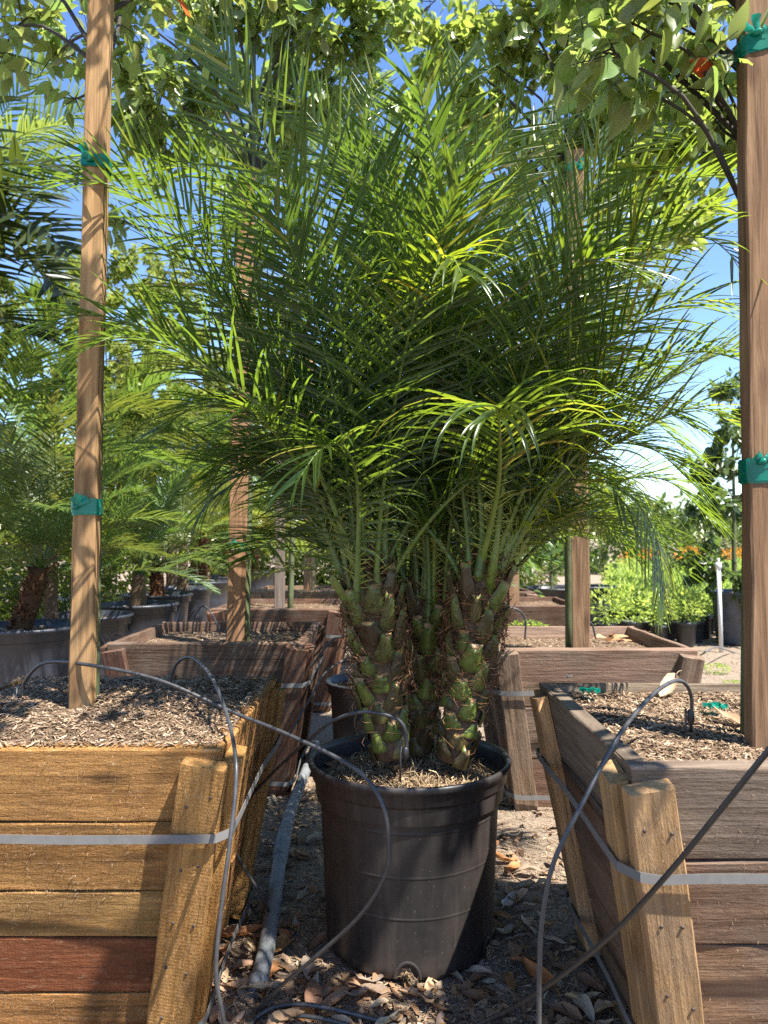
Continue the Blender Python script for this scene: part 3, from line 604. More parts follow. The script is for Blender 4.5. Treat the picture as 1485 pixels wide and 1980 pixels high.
HERO = [  # (stalk points, outward direction, options)
 ([(700,1090,1.78),(688,870,1.70),(665,660,1.62),(615,450,1.55),(548,345,1.50),(485,215,1.46),(425,95,1.45)], (-.35,-.93,0), dict(hero=True, n_pairs=50, Lmax=.30, droop=.25)),
 ([(690,1095,1.85),(590,830,1.80),(440,560,1.72),(337,438,1.66),(265,380,1.62),(190,352,1.58),(115,350,1.55)], (-.55,-.83,0), dict(n_pairs=46, Lmax=.27, droop=.35)),
 ([(690,1100,1.75),(600,880,1.65),(470,760,1.55),(330,672,1.45),(225,652,1.38),(160,680,1.34)], (-.85,-.5,0), dict(hero=True, n_pairs=34, Lmax=.25, droop=.9)),
 ([(840,1130,1.9),(842,900,1.85),(832,650,1.62),(845,525,1.44),(872,497,1.35),(893,530,1.29)], (.1,-.99,0), dict(hero=True, n_pairs=30, Lmax=.23, droop=1.7, col=(1.6,1.35,.85), pet=.35, W=.0110)),
 ([(935,1090,1.8),(962,950,1.66),(966,830,1.48),(957,785,1.36),(955,805,1.28)], (.02,-1,0), dict(hero=True, n_pairs=24, Lmax=.31, droop=2.9, col=(1.35,1.25,1.0), pet=.4, W=.0115)),
 ([(700,1090,1.75),(692,950,1.65),(668,868,1.54),(622,868,1.45),(575,930,1.40)], (-.6,-.8,0), dict(n_pairs=30, Lmax=.22, droop=1.1)),
 ([(690,1095,1.8),(600,930,1.72),(525,830,1.58),(484,790,1.48),(450,805,1.42)], (-.8,-.6,0), dict(n_pairs=30, Lmax=.17, droop=1.3, col=(1.2,1.15,.9))),
 ([(835,1120,1.95),(812,830,1.95),(806,600,1.95),(822,380,1.93),(855,262,1.92),(882,190,1.9),(890,115,1.9)], (.3,-.95,0), dict(n_pairs=46, Lmax=.27, droop=.2)),
 ([(945,1085,1.85),(1010,880,1.80),(1096,660,1.73),(1187,540,1.66),(1275,470,1.58),(1370,462,1.50),(1440,520,1.44)], (.55,-.83,0), dict(n_pairs=46, Lmax=.27, droop=.5, col=(1.2,1.1,.85))),
 ([(940,1085,1.9),(1010,830,1.9),(1090,565,1.9),(1150,470,1.88),(1225,392,1.84),(1310,350,1.78),(1410,335,1.70)], (.55,-.83,0), dict(n_pairs=46, Lmax=.26, droop=.35, col=(1.15,1.08,.9))),
 ([(950,1085,1.85),(1080,860,1.83),(1200,745,1.78),(1320,682,1.70),(1425,690,1.58)], (.8,-.6,0), dict(n_pairs=42, Lmax=.25, droop=.7, col=(1.2,1.1,.85))),
 ([(950,1090,1.9),(1075,955,1.92),(1185,935,1.92),(1258,1010,1.9),(1283,1110,1.88),(1285,1170,1.87)], (.75,-.65,0), dict(n_pairs=44, Lmax=.22, droop=2.2, col=(1.9,1.6,.9), W=.011)),
 ([(950,1090,1.8),(1060,930,1.8),(1160,862,1.78),(1260,868,1.72),(1335,930,1.68)], (.85,-.5,0), dict(n_pairs=36, Lmax=.24, droop=1.0, col=(1.1,1.08,.9))),
 ([(760,1110,2.0),(722,800,2.05),(695,500,2.1),(702,300,2.1),(722,160,2.1)], (-.2,.95,0), dict(n_pairs=44, Lmax=.27, droop=.2, col=DK_SHADE)),
 ([(880,1110,2.0),(920,700,2.05),(960,450,2.1),(1010,310,2.1),(1080,220,2.1)], (.4,.9,0), dict(n_pairs=44, Lmax=.27, droop=.3)),
 ([(945,1085,1.95),(1040,720,2.02),(1105,500,2.06),(1145,360,2.08),(1160,250,2.08)], (.3,-.9,0), dict(n_pairs=44, Lmax=.26, droop=.25, col=(1.15,1.08,.9))),
 ([(690,1095,1.95),(560,800,2.0),(450,655,2.0),(345,600,1.95),(230,625,1.9)], (-.9,-.3,0), dict(n_pairs=42, Lmax=.26, droop=.8, col=DK_SHADE)),
 ([(700,1095,1.9),(590,910,1.95),(480,865,1.95),(400,925,1.95)], (-.9,.2,0), dict(n_pairs=36, Lmax=.24, droop=1.1, col=DK_SHADE)),
 ([(700,1090,1.85),(640,780,1.85),(560,520,1.85),(480,400,1.83),(390,330,1.8),(300,320,1.78)], (-.6,-.8,0), dict(n_pairs=44, Lmax=.27, droop=.4)),
 ([(700,1090,1.8),(680,800,1.78),(640,600,1.76),(560,470,1.72),(470,420,1.68),(380,450,1.64)], (-.6,-.8,0), dict(n_pairs=44, Lmax=.26, droop=.6, col=DK_SHADE)),
 ([(830,1120,1.93),(850,800,1.9),(870,560,1.86),(900,420,1.83),(960,300,1.82),(1010,220,1.82)], (.35,-.93,0), dict(n_pairs=46, Lmax=.28, droop=.3)),
 ([(835,1120,1.9),(790,820,1.85),(740,560,1.8),(700,400,1.76),(640,280,1.74),(570,190,1.74)], (-.3,-.95,0), dict(n_pairs=46, Lmax=.28, droop=.25)),
 ([(940,1085,1.8),(990,820,1.72),(1040,640,1.62),(1090,540,1.55),(1150,500,1.48),(1230,530,1.42)], (.5,-.86,0), dict(n_pairs=42, Lmax=.25, droop=.7, col=(1.1,1.05,.9))),
 ([(938,1085,1.85),(1040,900,1.83),(1150,800,1.82),(1250,780,1.8),(1350,830,1.78)], (.9,-.4,0), dict(n_pairs=40, Lmax=.25, droop=.9, col=(1.15,1.08,.85))),
 ([(950,1090,2.0),(1080,1000,2.05),(1190,930,2.1),(1290,930,2.1),(1370,1000,2.1)], (.9,-.3,0), dict(n_pairs=40, Lmax=.25, droop=1.0, col=(1.15,1.1,.9))),
 ([(950,1090,2.05),(1070,1030,2.1),(1160,1000,2.15),(1250,1030,2.2),(1310,1100,2.2)], (.9,.2,0), dict(n_pairs=36, Lmax=.24, droop=1.0)),
 ([(945,1085,2.0),(1040,900,2.05),(1140,800,2.1),(1240,800,2.1),(1330,870,2.1)], (.85,-.5,0), dict(n_pairs=42, Lmax=.26, droop=.9, col=(1.2,1.12,.9))),
 ([(940,1085,1.95),(1010,950,1.95),(1080,900,1.93),(1160,920,1.9),(1220,990,1.88)], (.8,-.6,0), dict(n_pairs=36, Lmax=.24, droop=1.1)),
 ([(945,1090,2.05),(1020,880,2.15),(1090,760,2.2),(1180,700,2.25),(1290,720,2.25)], (.7,.5,0), dict(n_pairs=42, Lmax=.27, droop=.7)),
 ([(690,1095,2.0),(600,980,2.05),(520,920,2.1),(440,930,2.1),(380,1000,2.1)], (-.9,-.2,0), dict(n_pairs=38, Lmax=.25, droop=1.0, col=DK_SHADE)),
 ([(690,1095,1.95),(620,960,1.95),(560,890,1.93),(500,890,1.9),(440,950,1.88)], (-.8,-.6,0), dict(n_pairs=36, Lmax=.24, droop=1.1, col=DK_SHADE)),
 ([(700,1095,2.1),(620,1000,2.2),(560,960,2.25),(490,980,2.3)], (-.9,.3,0), dict(n_pairs=34, Lmax=.24, droop=1.0, col=DK_SHADE)),
 ([(945,1080,1.82),(1030,800,1.78),(1110,620,1.74),(1200,500,1.70),(1300,420,1.64),(1400,400,1.58),(1470,440,1.54)], (.6,-.8,0), dict(n_pairs=48, Lmax=.28, droop=.45, col=YG_SUNLIT, vee=.1, ang=(78,38))),
 ([(950,1080,1.80),(1050,860,1.76),(1150,700,1.72),(1250,610,1.66),(1350,580,1.60),(1450,600,1.55)], (.65,-.75,0), dict(n_pairs=46, Lmax=.27, droop=.6, col=YG_SUNLIT, vee=.1, ang=(78,38))),
 ([(945,1080,1.78),(1000,760,1.72),(1060,560,1.66),(1120,420,1.62),(1190,310,1.60),(1270,240,1.58)], (.4,-.9,0), dict(n_pairs=46, Lmax=.28, droop=.3, col=(1.25,1.15,.85), vee=.1, ang=(76,36))),
 ([(950,1085,1.86),(1090,930,1.84),(1220,840,1.80),(1340,790,1.74),(1440,830,1.7)], (.85,-.5,0), dict(n_pairs=42, Lmax=.26, droop=.8, col=YG_SUNLIT)),
 ([(690,1090,1.80),(560,860,1.76),(420,720,1.70),(290,640,1.64),(170,610,1.58),(70,640,1.55)], (-.7,-.7,0), dict(n_pairs=46, Lmax=.28, droop=.6, col=DK_SHADE, vee=.1, ang=(74,36))),
 ([(690,1090,1.88),(580,760,1.86),(480,560,1.82),(380,430,1.80),(270,330,1.78),(160,300,1.76)], (-.6,-.8,0), dict(n_pairs=46, Lmax=.27, droop=.4, vee=.1, ang=(74,36))),
 ([(690,1095,1.84),(580,900,1.82),(480,800,1.80),(390,780,1.78),(300,840,1.75)], (-.85,-.5,0), dict(n_pairs=38, Lmax=.25, droop=1.0, col=DK_SHADE)),
 ([(938,1085,1.9),(1060,1000,1.98),(1160,1010,2.02),(1240,1090,2.05)], (.9,.2,0), dict(n_pairs=30, Lmax=.2, droop=1.3)),
]
for ctrl, out, kw in HERO:
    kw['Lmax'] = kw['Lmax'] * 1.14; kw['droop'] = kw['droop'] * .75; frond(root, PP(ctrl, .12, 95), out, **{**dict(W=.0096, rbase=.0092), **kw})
for si, (b, t, ra) in enumerate(STEMS):
    m = [15, 14, 15, 9][si]
    for k in range(m):
        az = k * GA + si * 1.7; q = (k + .5) / m; el = R(88 - (58 if math.sin(az) > .2 else 36) * q + U(-5, 5)); L = U(.86, 1.12) * (1 if q < .7 else .85)
        o = Vector((math.cos(az), math.sin(az), 0))
        if o.y < -.3 and random.random() < .55: continue
        if o.y < -.3: el = max(el, R(80 + U(-3, 5))); L *= 1.08
        ax = (t - b).normalized(); p = t - ax * (.02 + .15 * q) + o * (ra * .55); c = [p]; p = p + ax * .10 + o * .012; c.append(p); L = L - .1; d = (o * math.cos(el) + Vector((0, 0, 1)) * math.sin(el))
        for j in range(5):
            p = p + d * (L / 5); c.append(p); d = (d + Vector((0, 0, -.16 - .10 * q)) + o * .05).normalized()
        cl = (1.12, 1.06, .9) if o.x > .3 else DK_SHADE  # right-leaning fronds tinted as sunlit, the others as shaded
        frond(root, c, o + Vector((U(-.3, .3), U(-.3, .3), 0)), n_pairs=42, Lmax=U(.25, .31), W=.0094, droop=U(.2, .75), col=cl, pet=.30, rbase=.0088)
# straight young spears in the middle of each crown
for (b, t, ra) in STEMS[:3]:
    for k in range(4):
        mb = MB(); p = t + Vector((U(-.015, .015), U(-.015, .015), -.03)); e = p + Vector((U(-.12, .12), U(-.12, .12), U(.55, .85))); tube(mb, [p, p.lerp(e, .5) + Vector((U(-.01, .01), 0, 0)), e], [.007, .005, .001], 6)
        mb.build('spear', M_rachis, root)
# ------------------------------------------------------------------ broadleaf trees staked in the boxes
LEAF_S = [0, .09, .22, .40, .58, .74, .88, 1.0]; LEAF_W = [.03, .22, .40, .46, .39, .26, .10, 0.0]
def leaf_tpl(curl=.12, fold=.22, wave=0.0):
    vs = []; fs = []
    for i, (s, w) in enumerate(zip(LEAF_S, LEAF_W)):
        for u in (-1, 0, 1): vs.append((s, u * w * .5, abs(u) * w * .5 * fold - curl * s * s + wave * math.sin(s * 9 + u) * abs(u)))
    for i in range(len(LEAF_S) - 1): a = i * 3; fs += [(a, a + 1, a + 4, a + 3), (a + 1, a + 2, a + 5, a + 4)]
    return np.array(vs), fs
TPL = [leaf_tpl(c, f, w) for c, f, w in ((.08, .2, .02), (.2, .35, .02), (.0, .12, .03), (.3, .3, .03), (-.08, .4, .02), (.14, .6, .04))]
TPL_ME = []
for v, f in TPL:
    mb = MB(); mb.add([Vector(p) for p in v], f, .5); TPL_ME.append(mb.mesh('leaf')); TPL_ME[-1].materials.append(M_camphor)
def leaves_mesh(name, items):
    """items: (pos, dir, normal, length, template) -> one mesh"""
    V = []; F = []; Rn = []; n = 0
    for (p, d, nn, L, k) in items:
        tv, tf = TPL[k]; s = d.cross(nn)
        A = np.array([d, s, nn]) * L; V.append(tv @ A + np.array(p)); F.extend([tuple(i + n for i in f) for f in tf]); Rn.extend([random.random()] * len(tv)); n += len(tv)
    me = bpy.data.meshes.new(name); me.from_pydata(np.concatenate(V).tolist(), [], F)
    a = me.attributes.new('rnd', 'FLOAT', 'POINT'); a.data.foreach_set('value', np.array(Rn, dtype=np.float32))
    me.polygons.foreach_set('use_smooth', np.ones(len(F), dtype=bool)); me.update(); return me
def rv():
    while True:
        v = Vector((U(-1, 1), U(-1, 1), U(-1, 1)))
        if .05 < v.length < 1: return v
def camproj(p):
    d = Vector(p) - Vector((0, 0, CAMZ)); z = d.dot(FW); return (742.5 + FPX * d.x / z, 990 - FPX * d.dot(UPV) / z, z)
def in_view(p):
    x, y, z = camproj(p); return z > .2 and -20 < x < 1505 and -20 < y < 2000
def tree(name, label, base, fork, clumps, leafL, trunk_r, singles=0, col=(1, 1, 1), density=1.0, group='trees staked in the planter boxes', mat=None, straight=None):
    base, fork = Vector(base), Vector(fork); mat = mat or M_camphor
    root = thing(name, label, 'tree', base, group); mb = MB()
    top = max(c[0].z for c in clumps) * .9
    tp = spline([base - Vector((0, 0, .06)), base.lerp(fork, .5) + Vector((U(-.01, .01), U(-.01, .01), 0)), fork] + ([Vector((fork.x, fork.y, top))] if top > fork.z + .2 else []), 14)
    tube(mb, tp, [trunk_r * (1 - .6 * i / 13) for i in range(14)], 8); mb.build('trunk', M_bark, root)
    bm = MB(); items = []
    for (c, r, n) in clumps:
        k = min(len(tp) - 1, max(4, min(range(len(tp)), key=lambda i: abs(tp[i].z - (c.z - .35 * (c - fork).length - .1)))))
        a = tp[k]; mid = a.lerp(c, .5) + Vector((U(-.05, .05), U(-.05, .05), .12 * (c - a).length)); bp = spline([a, mid, c, c + (c - mid).normalized() * r * .5], 9)
        br = min(trunk_r * .45, .004 + .006 * (c - a).length); tube(bm, bp, [br * (1 - .75 * i / 8) for i in range(9)], 5, cap=False)
        tw = []
        nt = max(4, int(5 + r * 12))
        for j in range(nt):
            s = bp[random.randint(5, 8)]; d = (rv().normalized() + (c - a).normalized() * .5).normalized(); l = r * U(.6, 1.1); e = s + d * l + Vector((0, 0, -.12 * l)); m_ = s + d * l * .5 + rv() * .1 * l
            tube(bm, [s, m_, e], [br * .35, br * .25, .0008], 4, cap=False); tw.append((s, m_, e))
        for j in range(int(n * density)):
            s, m_, e = random.choice(tw); q = U(.15, 1.0) ** .7; p = s.lerp(m_, q * 2) if q < .5 else m_.lerp(e, q * 2 - 1)
            p = p + rv() * (.035 + .25 * leafL)
            d = ((e - s).normalized() * .5 + rv().normalized() * .8 + Vector((0, 0, -.55))).normalized(); nn = (Vector((0, 0, 1)) * .7 + rv().normalized() * .8); nn = (nn - d * nn.dot(d))
            if nn.length < 1e-3: continue
            items.append((p, d, nn.normalized(), leafL * U(.6, 1.15), random.randrange(len(TPL))))
    bm.build('branches', M_twig, root)
    if singles:
        items.sort(key=lambda it: (0 if in_view(it[0]) else 1, (it[0] - Vector((0, 0, CAMZ))).length / it[3])); own, items = items[:singles], items[singles:]
        for (p, d, nn, L, k) in own:
            s = d.cross(nn); o = link('leaf', TPL_ME[k], None, root, frame(p, d * L, s * L, nn * L), tuple(x * U(.85, 1.15) for x in col))
            if random.random() < .006: o.color = (2.6, .35, .4, 1)
    if items: link('crown', leaves_mesh('crown', items), mat, root, color=col, kind='stuff')
    return root
def CL(l): return [(P(x, y, Y), r, n) for (x, y, Y, r, n) in l]
tree('staked_tree', 'young tree with pointed leaves behind the tall tan stake', (-.698, 1.815, .6), (-.700, 1.84, 2.0),
     CL([(40,50,2.2,.17,46),(120,95,2.1,.15,40),(220,40,2.2,.14,30),(-30,-60,2.1,.3,60),(60,-60,2.1,.2,45),(160,-140,2.0,.35,80),(310,-80,2.0,.28,60),(430,-60,2.1,.2,30),(150,190,2.25,.06,8),(270,-300,2.0,.45,120),(60,-300,2.0,.4,100)]), .075, .015, singles=150, density=1.4)
tree('staked_tree', 'young tree with large hanging leaves beside the reddish edge stake', (.770, 1.605, .6), (.80, 1.62, 2.0),
     CL([(1250,60,1.52,.13,34),(1215,120,1.5,.09,20),(1330,60,1.55,.13,30),(1395,150,1.55,.09,18),(1280,190,1.58,.07,12),(1340,170,1.62,.08,14),(1390,240,1.66,.05,7),(1160,100,1.66,.08,12),(1130,10,1.62,.12,20),(1350,-70,1.55,.2,40),(1200,-120,1.6,.26,50)]) + [(Vector(c), r, n) for c, r, n in (((.32, 1.32, 2.5), .30, 120), ((.05, 1.42, 2.62), .30, 120), ((-.15, 1.30, 2.5), .26, 90), ((.2, 1.0, 2.7), .3, 110), ((-.3, 1.55, 2.75), .3, 90), ((-.1, 1.75, 2.9), .3, 90))], .080, .017, singles=150, density=1.5)  # clumps after CL are out of view, added to dapple the palm with shade
planter('unseen timber box added beside the camera under the shade tree', .84, .17, .76, .62, .10, [BRN, GREY], BRN, M_old, [.2, .2, .2], mulch=0, detail=False)  # out-of-view box, added to hold the shade tree
tree('staked_tree', 'unseen tree added in the nearest right box so its crown shades the foreground', (.84, .2, .55), (.84, .22, 2.0),
     [(Vector(c), r, n) for c, r, n in (((1.0, .75, 2.5), .3, 120), ((1.2, .5, 2.6), .35, 130), ((.85, .6, 2.7), .3, 100), ((.9, .95, 2.6), .22, 60), ((.9, .1, 2.9), .4, 130))], .080, .017, density=1.3)  # out-of-view crown, added to shade the foreground
tree('staked_tree', 'leafy tree staked in the second dark box of the left row', (-.605, 3.28, .55), (-.585, 3.30, 2.0),
     CL([(275,165,3.3,.24,110),(335,235,3.3,.26,120),(420,120,3.3,.3,150),(560,90,3.3,.4,220),(620,180,3.35,.3,170),(500,40,3.3,.35,180),(300,300,3.4,.14,40),(290,50,3.2,.22,90),(690,50,3.3,.24,100),(420,-110,3.2,.6,260),(650,-100,3.2,.5,180),(240,430,3.4,.1,14),(400,250,3.5,.3,140),(560,260,3.5,.3,140)]), .078, .020, singles=200, density=2.5)
tree('staked_tree', 'sunlit leafy tree staked in the grey brown box on the right', (.765, 3.10, .55), (.775, 3.13, 2.0),
     CL([(975,140,3.25,.26,120),(1080,110,3.2,.32,170),(1180,170,3.1,.36,230),(1275,250,3.1,.32,190),(1330,310,3.1,.25,170),(1385,235,3.1,.18,90),(1290,430,3.1,.16,60),(1120,270,3.2,.35,210),(1225,370,3.1,.22,100),(1000,260,3.3,.3,140),(1345,170,3.1,.24,140),(880,110,3.3,.22,80),(1300,400,3.1,.12,26),(1200,40,3.1,.35,170),(1350,40,3.1,.3,120),(960,20,3.3,.14,30),(1060,330,3.2,.3,120),(1180,300,3.1,.3,130),(1150,-120,3.1,.6,90)]), .078, .020, singles=220, density=2.5, col=(1.12, 1.08, .9))
tree('staked_tree', 'leafy tree staked in the third box of the left row', (-.60, 4.80, .55), (-.58, 4.85, 2.0),
     CL([(430,270,4.9,.4,160),(540,250,4.9,.55,260),(680,230,4.9,.5,240),(620,380,4.9,.5,220),(760,350,4.9,.45,200),(500,420,4.9,.4,150),(700,80,4.8,.3,90),(820,20,4.8,.22,60),(780,250,4.9,.25,90)]), .085, .02, density=2.2, col=(.95, 1, .9))
tree('staked_tree', 'leafy tree staked in the third box of the right row', (.88, 5.0, .55), (.88, 5.0, 2.0),
     CL([(900,220,5.0,.5,240),(1050,230,5.0,.6,300),(1050,380,5.0,.5,240),(920,400,5.0,.5,220),(1190,400,5.0,.45,180),(1160,520,5.0,.4,150),(820,420,5.0,.4,150),(1250,460,5.0,.25,60),(1040,540,5.0,.45,180)]), .085, .02, density=2.2, col=(1.05, 1.05, .9))
tree('staked_tree', 'slender leafy tree at the far end of the left row', (-.60, 6.3, .55), (-.58, 6.3, 2.0),
     CL([(520,560,6.3,.5,200),(640,560,6.3,.6,260),(760,560,6.3,.6,260),(700,720,6.3,.6,240),(580,740,6.3,.5,180),(860,640,6.3,.6,220)]), .095, .02, col=(.9, .95, .9))
tree('staked_tree', 'slender leafy tree in the fourth box of the right row', (.88, 6.5, .55), (.88, 6.5, 2.0),
     CL([(980,620,6.5,.6,240),(900,760,6.5,.6,220),(1060,700,6.5,.5,180),(1120,620,6.5,.35,110),(820,820,6.5,.5,160),(960,880,6.5,.5,160)]), .095, .02, col=(1, 1, .9))
# ------------------------------------------------------------------ pots and palms along the left, second palm behind
def small_pot(name, label, c, r, h, group=None, col=(1, 1, 1), n=28, parent=None):
    c = Vector(c); root = thing(name, label, 'plant pot', c, group)
    mb = MB(); lathe(mb, [(0, .005), (r * .78, .005), (r * .82, .03), (r * .90, h * .62), (r * .905, h * .63), (r * .93, h * .86), (r * .945, h * .865)], n, c, .5); mb.build('body', M_npot, root, color=col)
    mb = MB(); lathe(mb, [(r * .946, h * .866), (r * 1.0, h * .875), (r * 1.0, h * .955), (r * 1.06, h * .965), (r * 1.07, h * .985), (r * 1.05, h), (r * .97, h * .995), (r * .93, h * .9), (r * .92, h * .8)], n, c, .5); mb.build('rim', M_npot, root, color=col)
    mb = MB(); vs = [c + Vector((0, 0, h * .95))]; fs = []
    for i in range(3):
        for k in range(18):
            a = 2 * math.pi * k / 18; q = r * .95 * (i + 1) / 3; vs.append(c + Vector((q * math.cos(a), q * math.sin(a), h * (.95 - .03 * i) + U(-.008, .008))))
    fs += [(0, 1 + k, 1 + (k + 1) % 18) for k in range(18)]
    for i in range(2): fs += [(1 + i * 18 + k, 1 + (i + 1) * 18 + k, 1 + (i + 1) * 18 + (k + 1) % 18, 1 + i * 18 + (k + 1) % 18) for k in range(18)]
    mb.add(vs, fs, .5); mb.build('soil', M_soil, root)
    def sm():
        q = r * .93 * math.sqrt(random.random()); a = U(0, 6.283); return c + Vector((q * math.cos(a), q * math.sin(a), h * (.955 - .06 * (q / r) ** 2)))
    slivers('mulch', M_chip, root, sm, 350, .015, .05, .004, .012, rmin=.35)
    return root
# shared frond shapes for the nursery palms (base at the origin, growing along +X)
def frond_shape(L, el, sag, n_pairs, Lmax, W, droop, vee=.35, segs=4, rb=.007, angs=(62, 28), pet=.2):
    p = Vector((0, 0, 0)); d = Vector((math.cos(el), 0, math.sin(el))); c = [p]
    for j in range(6): p = p + d * (L / 6); c.append(p); d = (d + Vector((.02, 0, -sag))).normalized()
    e = link('frond', None); f = frond(e, c, (1, 0.001, 0), n_pairs=n_pairs, Lmax=Lmax, W=W, droop=droop, vee=vee, spines=False, segs=segs, rbase=rb, mats=(M_rachis, M_palm2), ang=angs, pet=pet)
    ch = f.children[0]; r = (f.data, ch.data)
    for o in (ch, f, e): bpy.data.objects.remove(o)
    return r
SH = [frond_shape(.95, R(62), .17, 34, .24, .014, .6), frond_shape(.9, R(40), .17, 32, .23, .014, .8), frond_shape(1.0, R(76), .15, 34, .25, .014, .5), frond_shape(.8, R(18), .14, 28, .22, .014, 1.0)]
SHL = [frond_shape(2.0, R(66), .13, 40, .55, .030, .7, segs=5, rb=.014, pet=.25), frond_shape(1.9, R(45), .16, 38, .52, .030, .9, segs=5, rb=.014, pet=.22), frond_shape(1.8, R(22), .15, 36, .5, .03, 1.2, segs=5, rb=.014)]
def shaggy_trunk(mb, b, t, r):
    n = 40; tube(mb, spline([b, b.lerp(t, .5) + Vector((U(-.02, .02), 0, 0)), t], 9), [r * (.95 + .08 * math.sin(i * 2.1)) * (1 if i < 7 else .8) for i in range(9)], 10, .25)
    for k in range(420):
        s = random.random(); a = U(0, 6.283); o = Vector((math.cos(a), math.sin(a), 0)); p = b.lerp(t, s) + o * r * .9; d = (o * .7 + Vector((0, 0, U(-.3, 1)))).normalized(); l = r * U(.3, .75); sd = Vector((-o.y, o.x, 0)) * r * U(.08, .22)
        mb.add([p - sd, p + sd, p + d * l + sd * .4, p + d * l - sd * .4], [(0, 1, 2, 3)])
def nursery_palm(label, base, h, n, shapes, tr=.05, scale=1.0, col=(1, 1, 1), lean=(0, 0), rough=True, group='palms in black pots along the left', spread=1.0):
    base = Vector(base); top = base + Vector((lean[0], lean[1], h)); root = thing('potted_palm', label, 'palm', base, group)
    mb = MB()
    if rough: shaggy_trunk(mb, base - Vector((0, 0, .03)), top, tr)
    else: tube(mb, spline([base - Vector((0, 0, .03)), base.lerp(top, .3), top], 8), [tr * 1.25, tr * 1.15, tr, tr, tr * .95, tr * .9, tr * .85, tr * .7], 10)
    mb.build('trunk', M_fibre if rough else M_trunk, root)
    for k in range(n):
        q = (k + .5) / n; sh = shapes[min(len(shapes) - 1, int(q * len(shapes)))] if random.random() < .7 else random.choice(shapes); sc = scale * U(.85, 1.12)
        mw = Matrix.Translation(top) @ Matrix.Rotation(k * GA + U(-.2, .2), 4, 'Z') @ Matrix.Rotation(R(U(-10, 10) + (1 - spread) * 20), 4, 'Y') @ Matrix.Rotation(R(U(-12, 12)), 4, 'X') @ Matrix.Scale(sc, 4)
        c = tuple(x * U(.85, 1.15) for x in col); f = link('frond', sh[0], None, root, mw, c); link('leaflets', sh[1], None, f, mw, c, kind='stuff')
    return root
SH_ORD = [SH[2], SH[0], SH[1], SH[3]]
ROW = [(-2.02, 4.25, .30, .55, 'first black pot of the left row, at the picture edge'), (-1.98, 5.05, .27, .53, 'second black pot of the left row, behind the tan stake'), (-1.86, 5.70, .28, .55, 'third black pot of the left row'), (-1.98, 6.55, .29, .56, 'fourth black pot of the left row'),
       (-1.98, 7.40, .28, .56, 'fifth black pot of the left row'), (-2.0, 8.35, .29, .57, 'sixth black pot of the left row'), (-2.0, 9.5, .29, .57, 'seventh black pot of the left row'), (-1.85, 10.8, .29, .57, 'last black pot of the left row, by the far boxes')]
for i, (x, y, r, h, lb) in enumerate(ROW): small_pot('plant_pot', lb, (x, y, 0), r, h, 'black pots along the left', (1.1, 1.15, 1.3))
nursery_palm('shaggy trunked palm in the first pot of the left row', (-2.06, 4.25, .53), .34, 20, SH_ORD, .062, .95, col=(.75, .85, .8), lean=(.10, .03))
nursery_palm('smooth thin trunked palm behind the first left pot', (-2.10, 4.75, .0), .98, 13, SH_ORD, .045, 1.1, rough=False)
nursery_palm('low palm in the second pot of the left row', (-1.98, 5.05, .5), .22, 16, SH_ORD, .06, 1.0, col=(.75, .85, .85))
nursery_palm('bushy palm in the third pot of the left row', (-1.86, 5.7, .52), .25, 18, SH_ORD, .06, .95, col=(.78, .88, .85), rough=False)
nursery_palm('bright palm in the fourth pot of the left row', (-1.98, 6.55, .53), .30, 18, SH_ORD, .06, .95, col=(.9, .95, .85))
nursery_palm('palm with a smooth stem in the fifth left pot', (-1.98, 7.4, .53), .45, 16, SH_ORD, .055, .9, col=(.85, .92, .85), rough=False)
nursery_palm('yellowish palm in the sixth pot of the left row', (-2.0, 8.35, .53), .55, 16, SH_ORD, .06, .95, col=(1.3, 1.15, .75))
nursery_palm('palm in the seventh pot of the left row', (-2.0, 9.5, .53), .5, 15, SH_ORD, .06, 1.05, col=(.95, .95, .8))
nursery_palm('palm in the last pot of the left row', (-1.85, 10.8, .53), .5, 15, SH_ORD, .06, 1.1, col=(.95, .95, .8))
for i, (x, y, h, sc, lb) in enumerate([(-3.2, 6.0, 1.5, .9, 'tall feathery palm standing behind the third left pot'), (-3.1, 7.7, 1.7, .9, 'tall palm standing behind the fifth left pot'), (-2.6, 9.2, 1.4, .9, 'tall palm between the hedge and the sixth left pot'), (-2.9, 11.5, 1.9, 1.0, 'tall palm far back beside the hedge'), (-1.2, 12.5, 1.3, 1.0, 'tall palm closing the far end of the aisle'), (.3, 13.5, 1.4, 1.0, 'tall palm behind the clump at the aisle end')]):
    nursery_palm(lb, (x, y, 0), h, 15, SHL, .07, sc, col=(.78, .88, .75), rough=False, group='taller palms behind the pots')
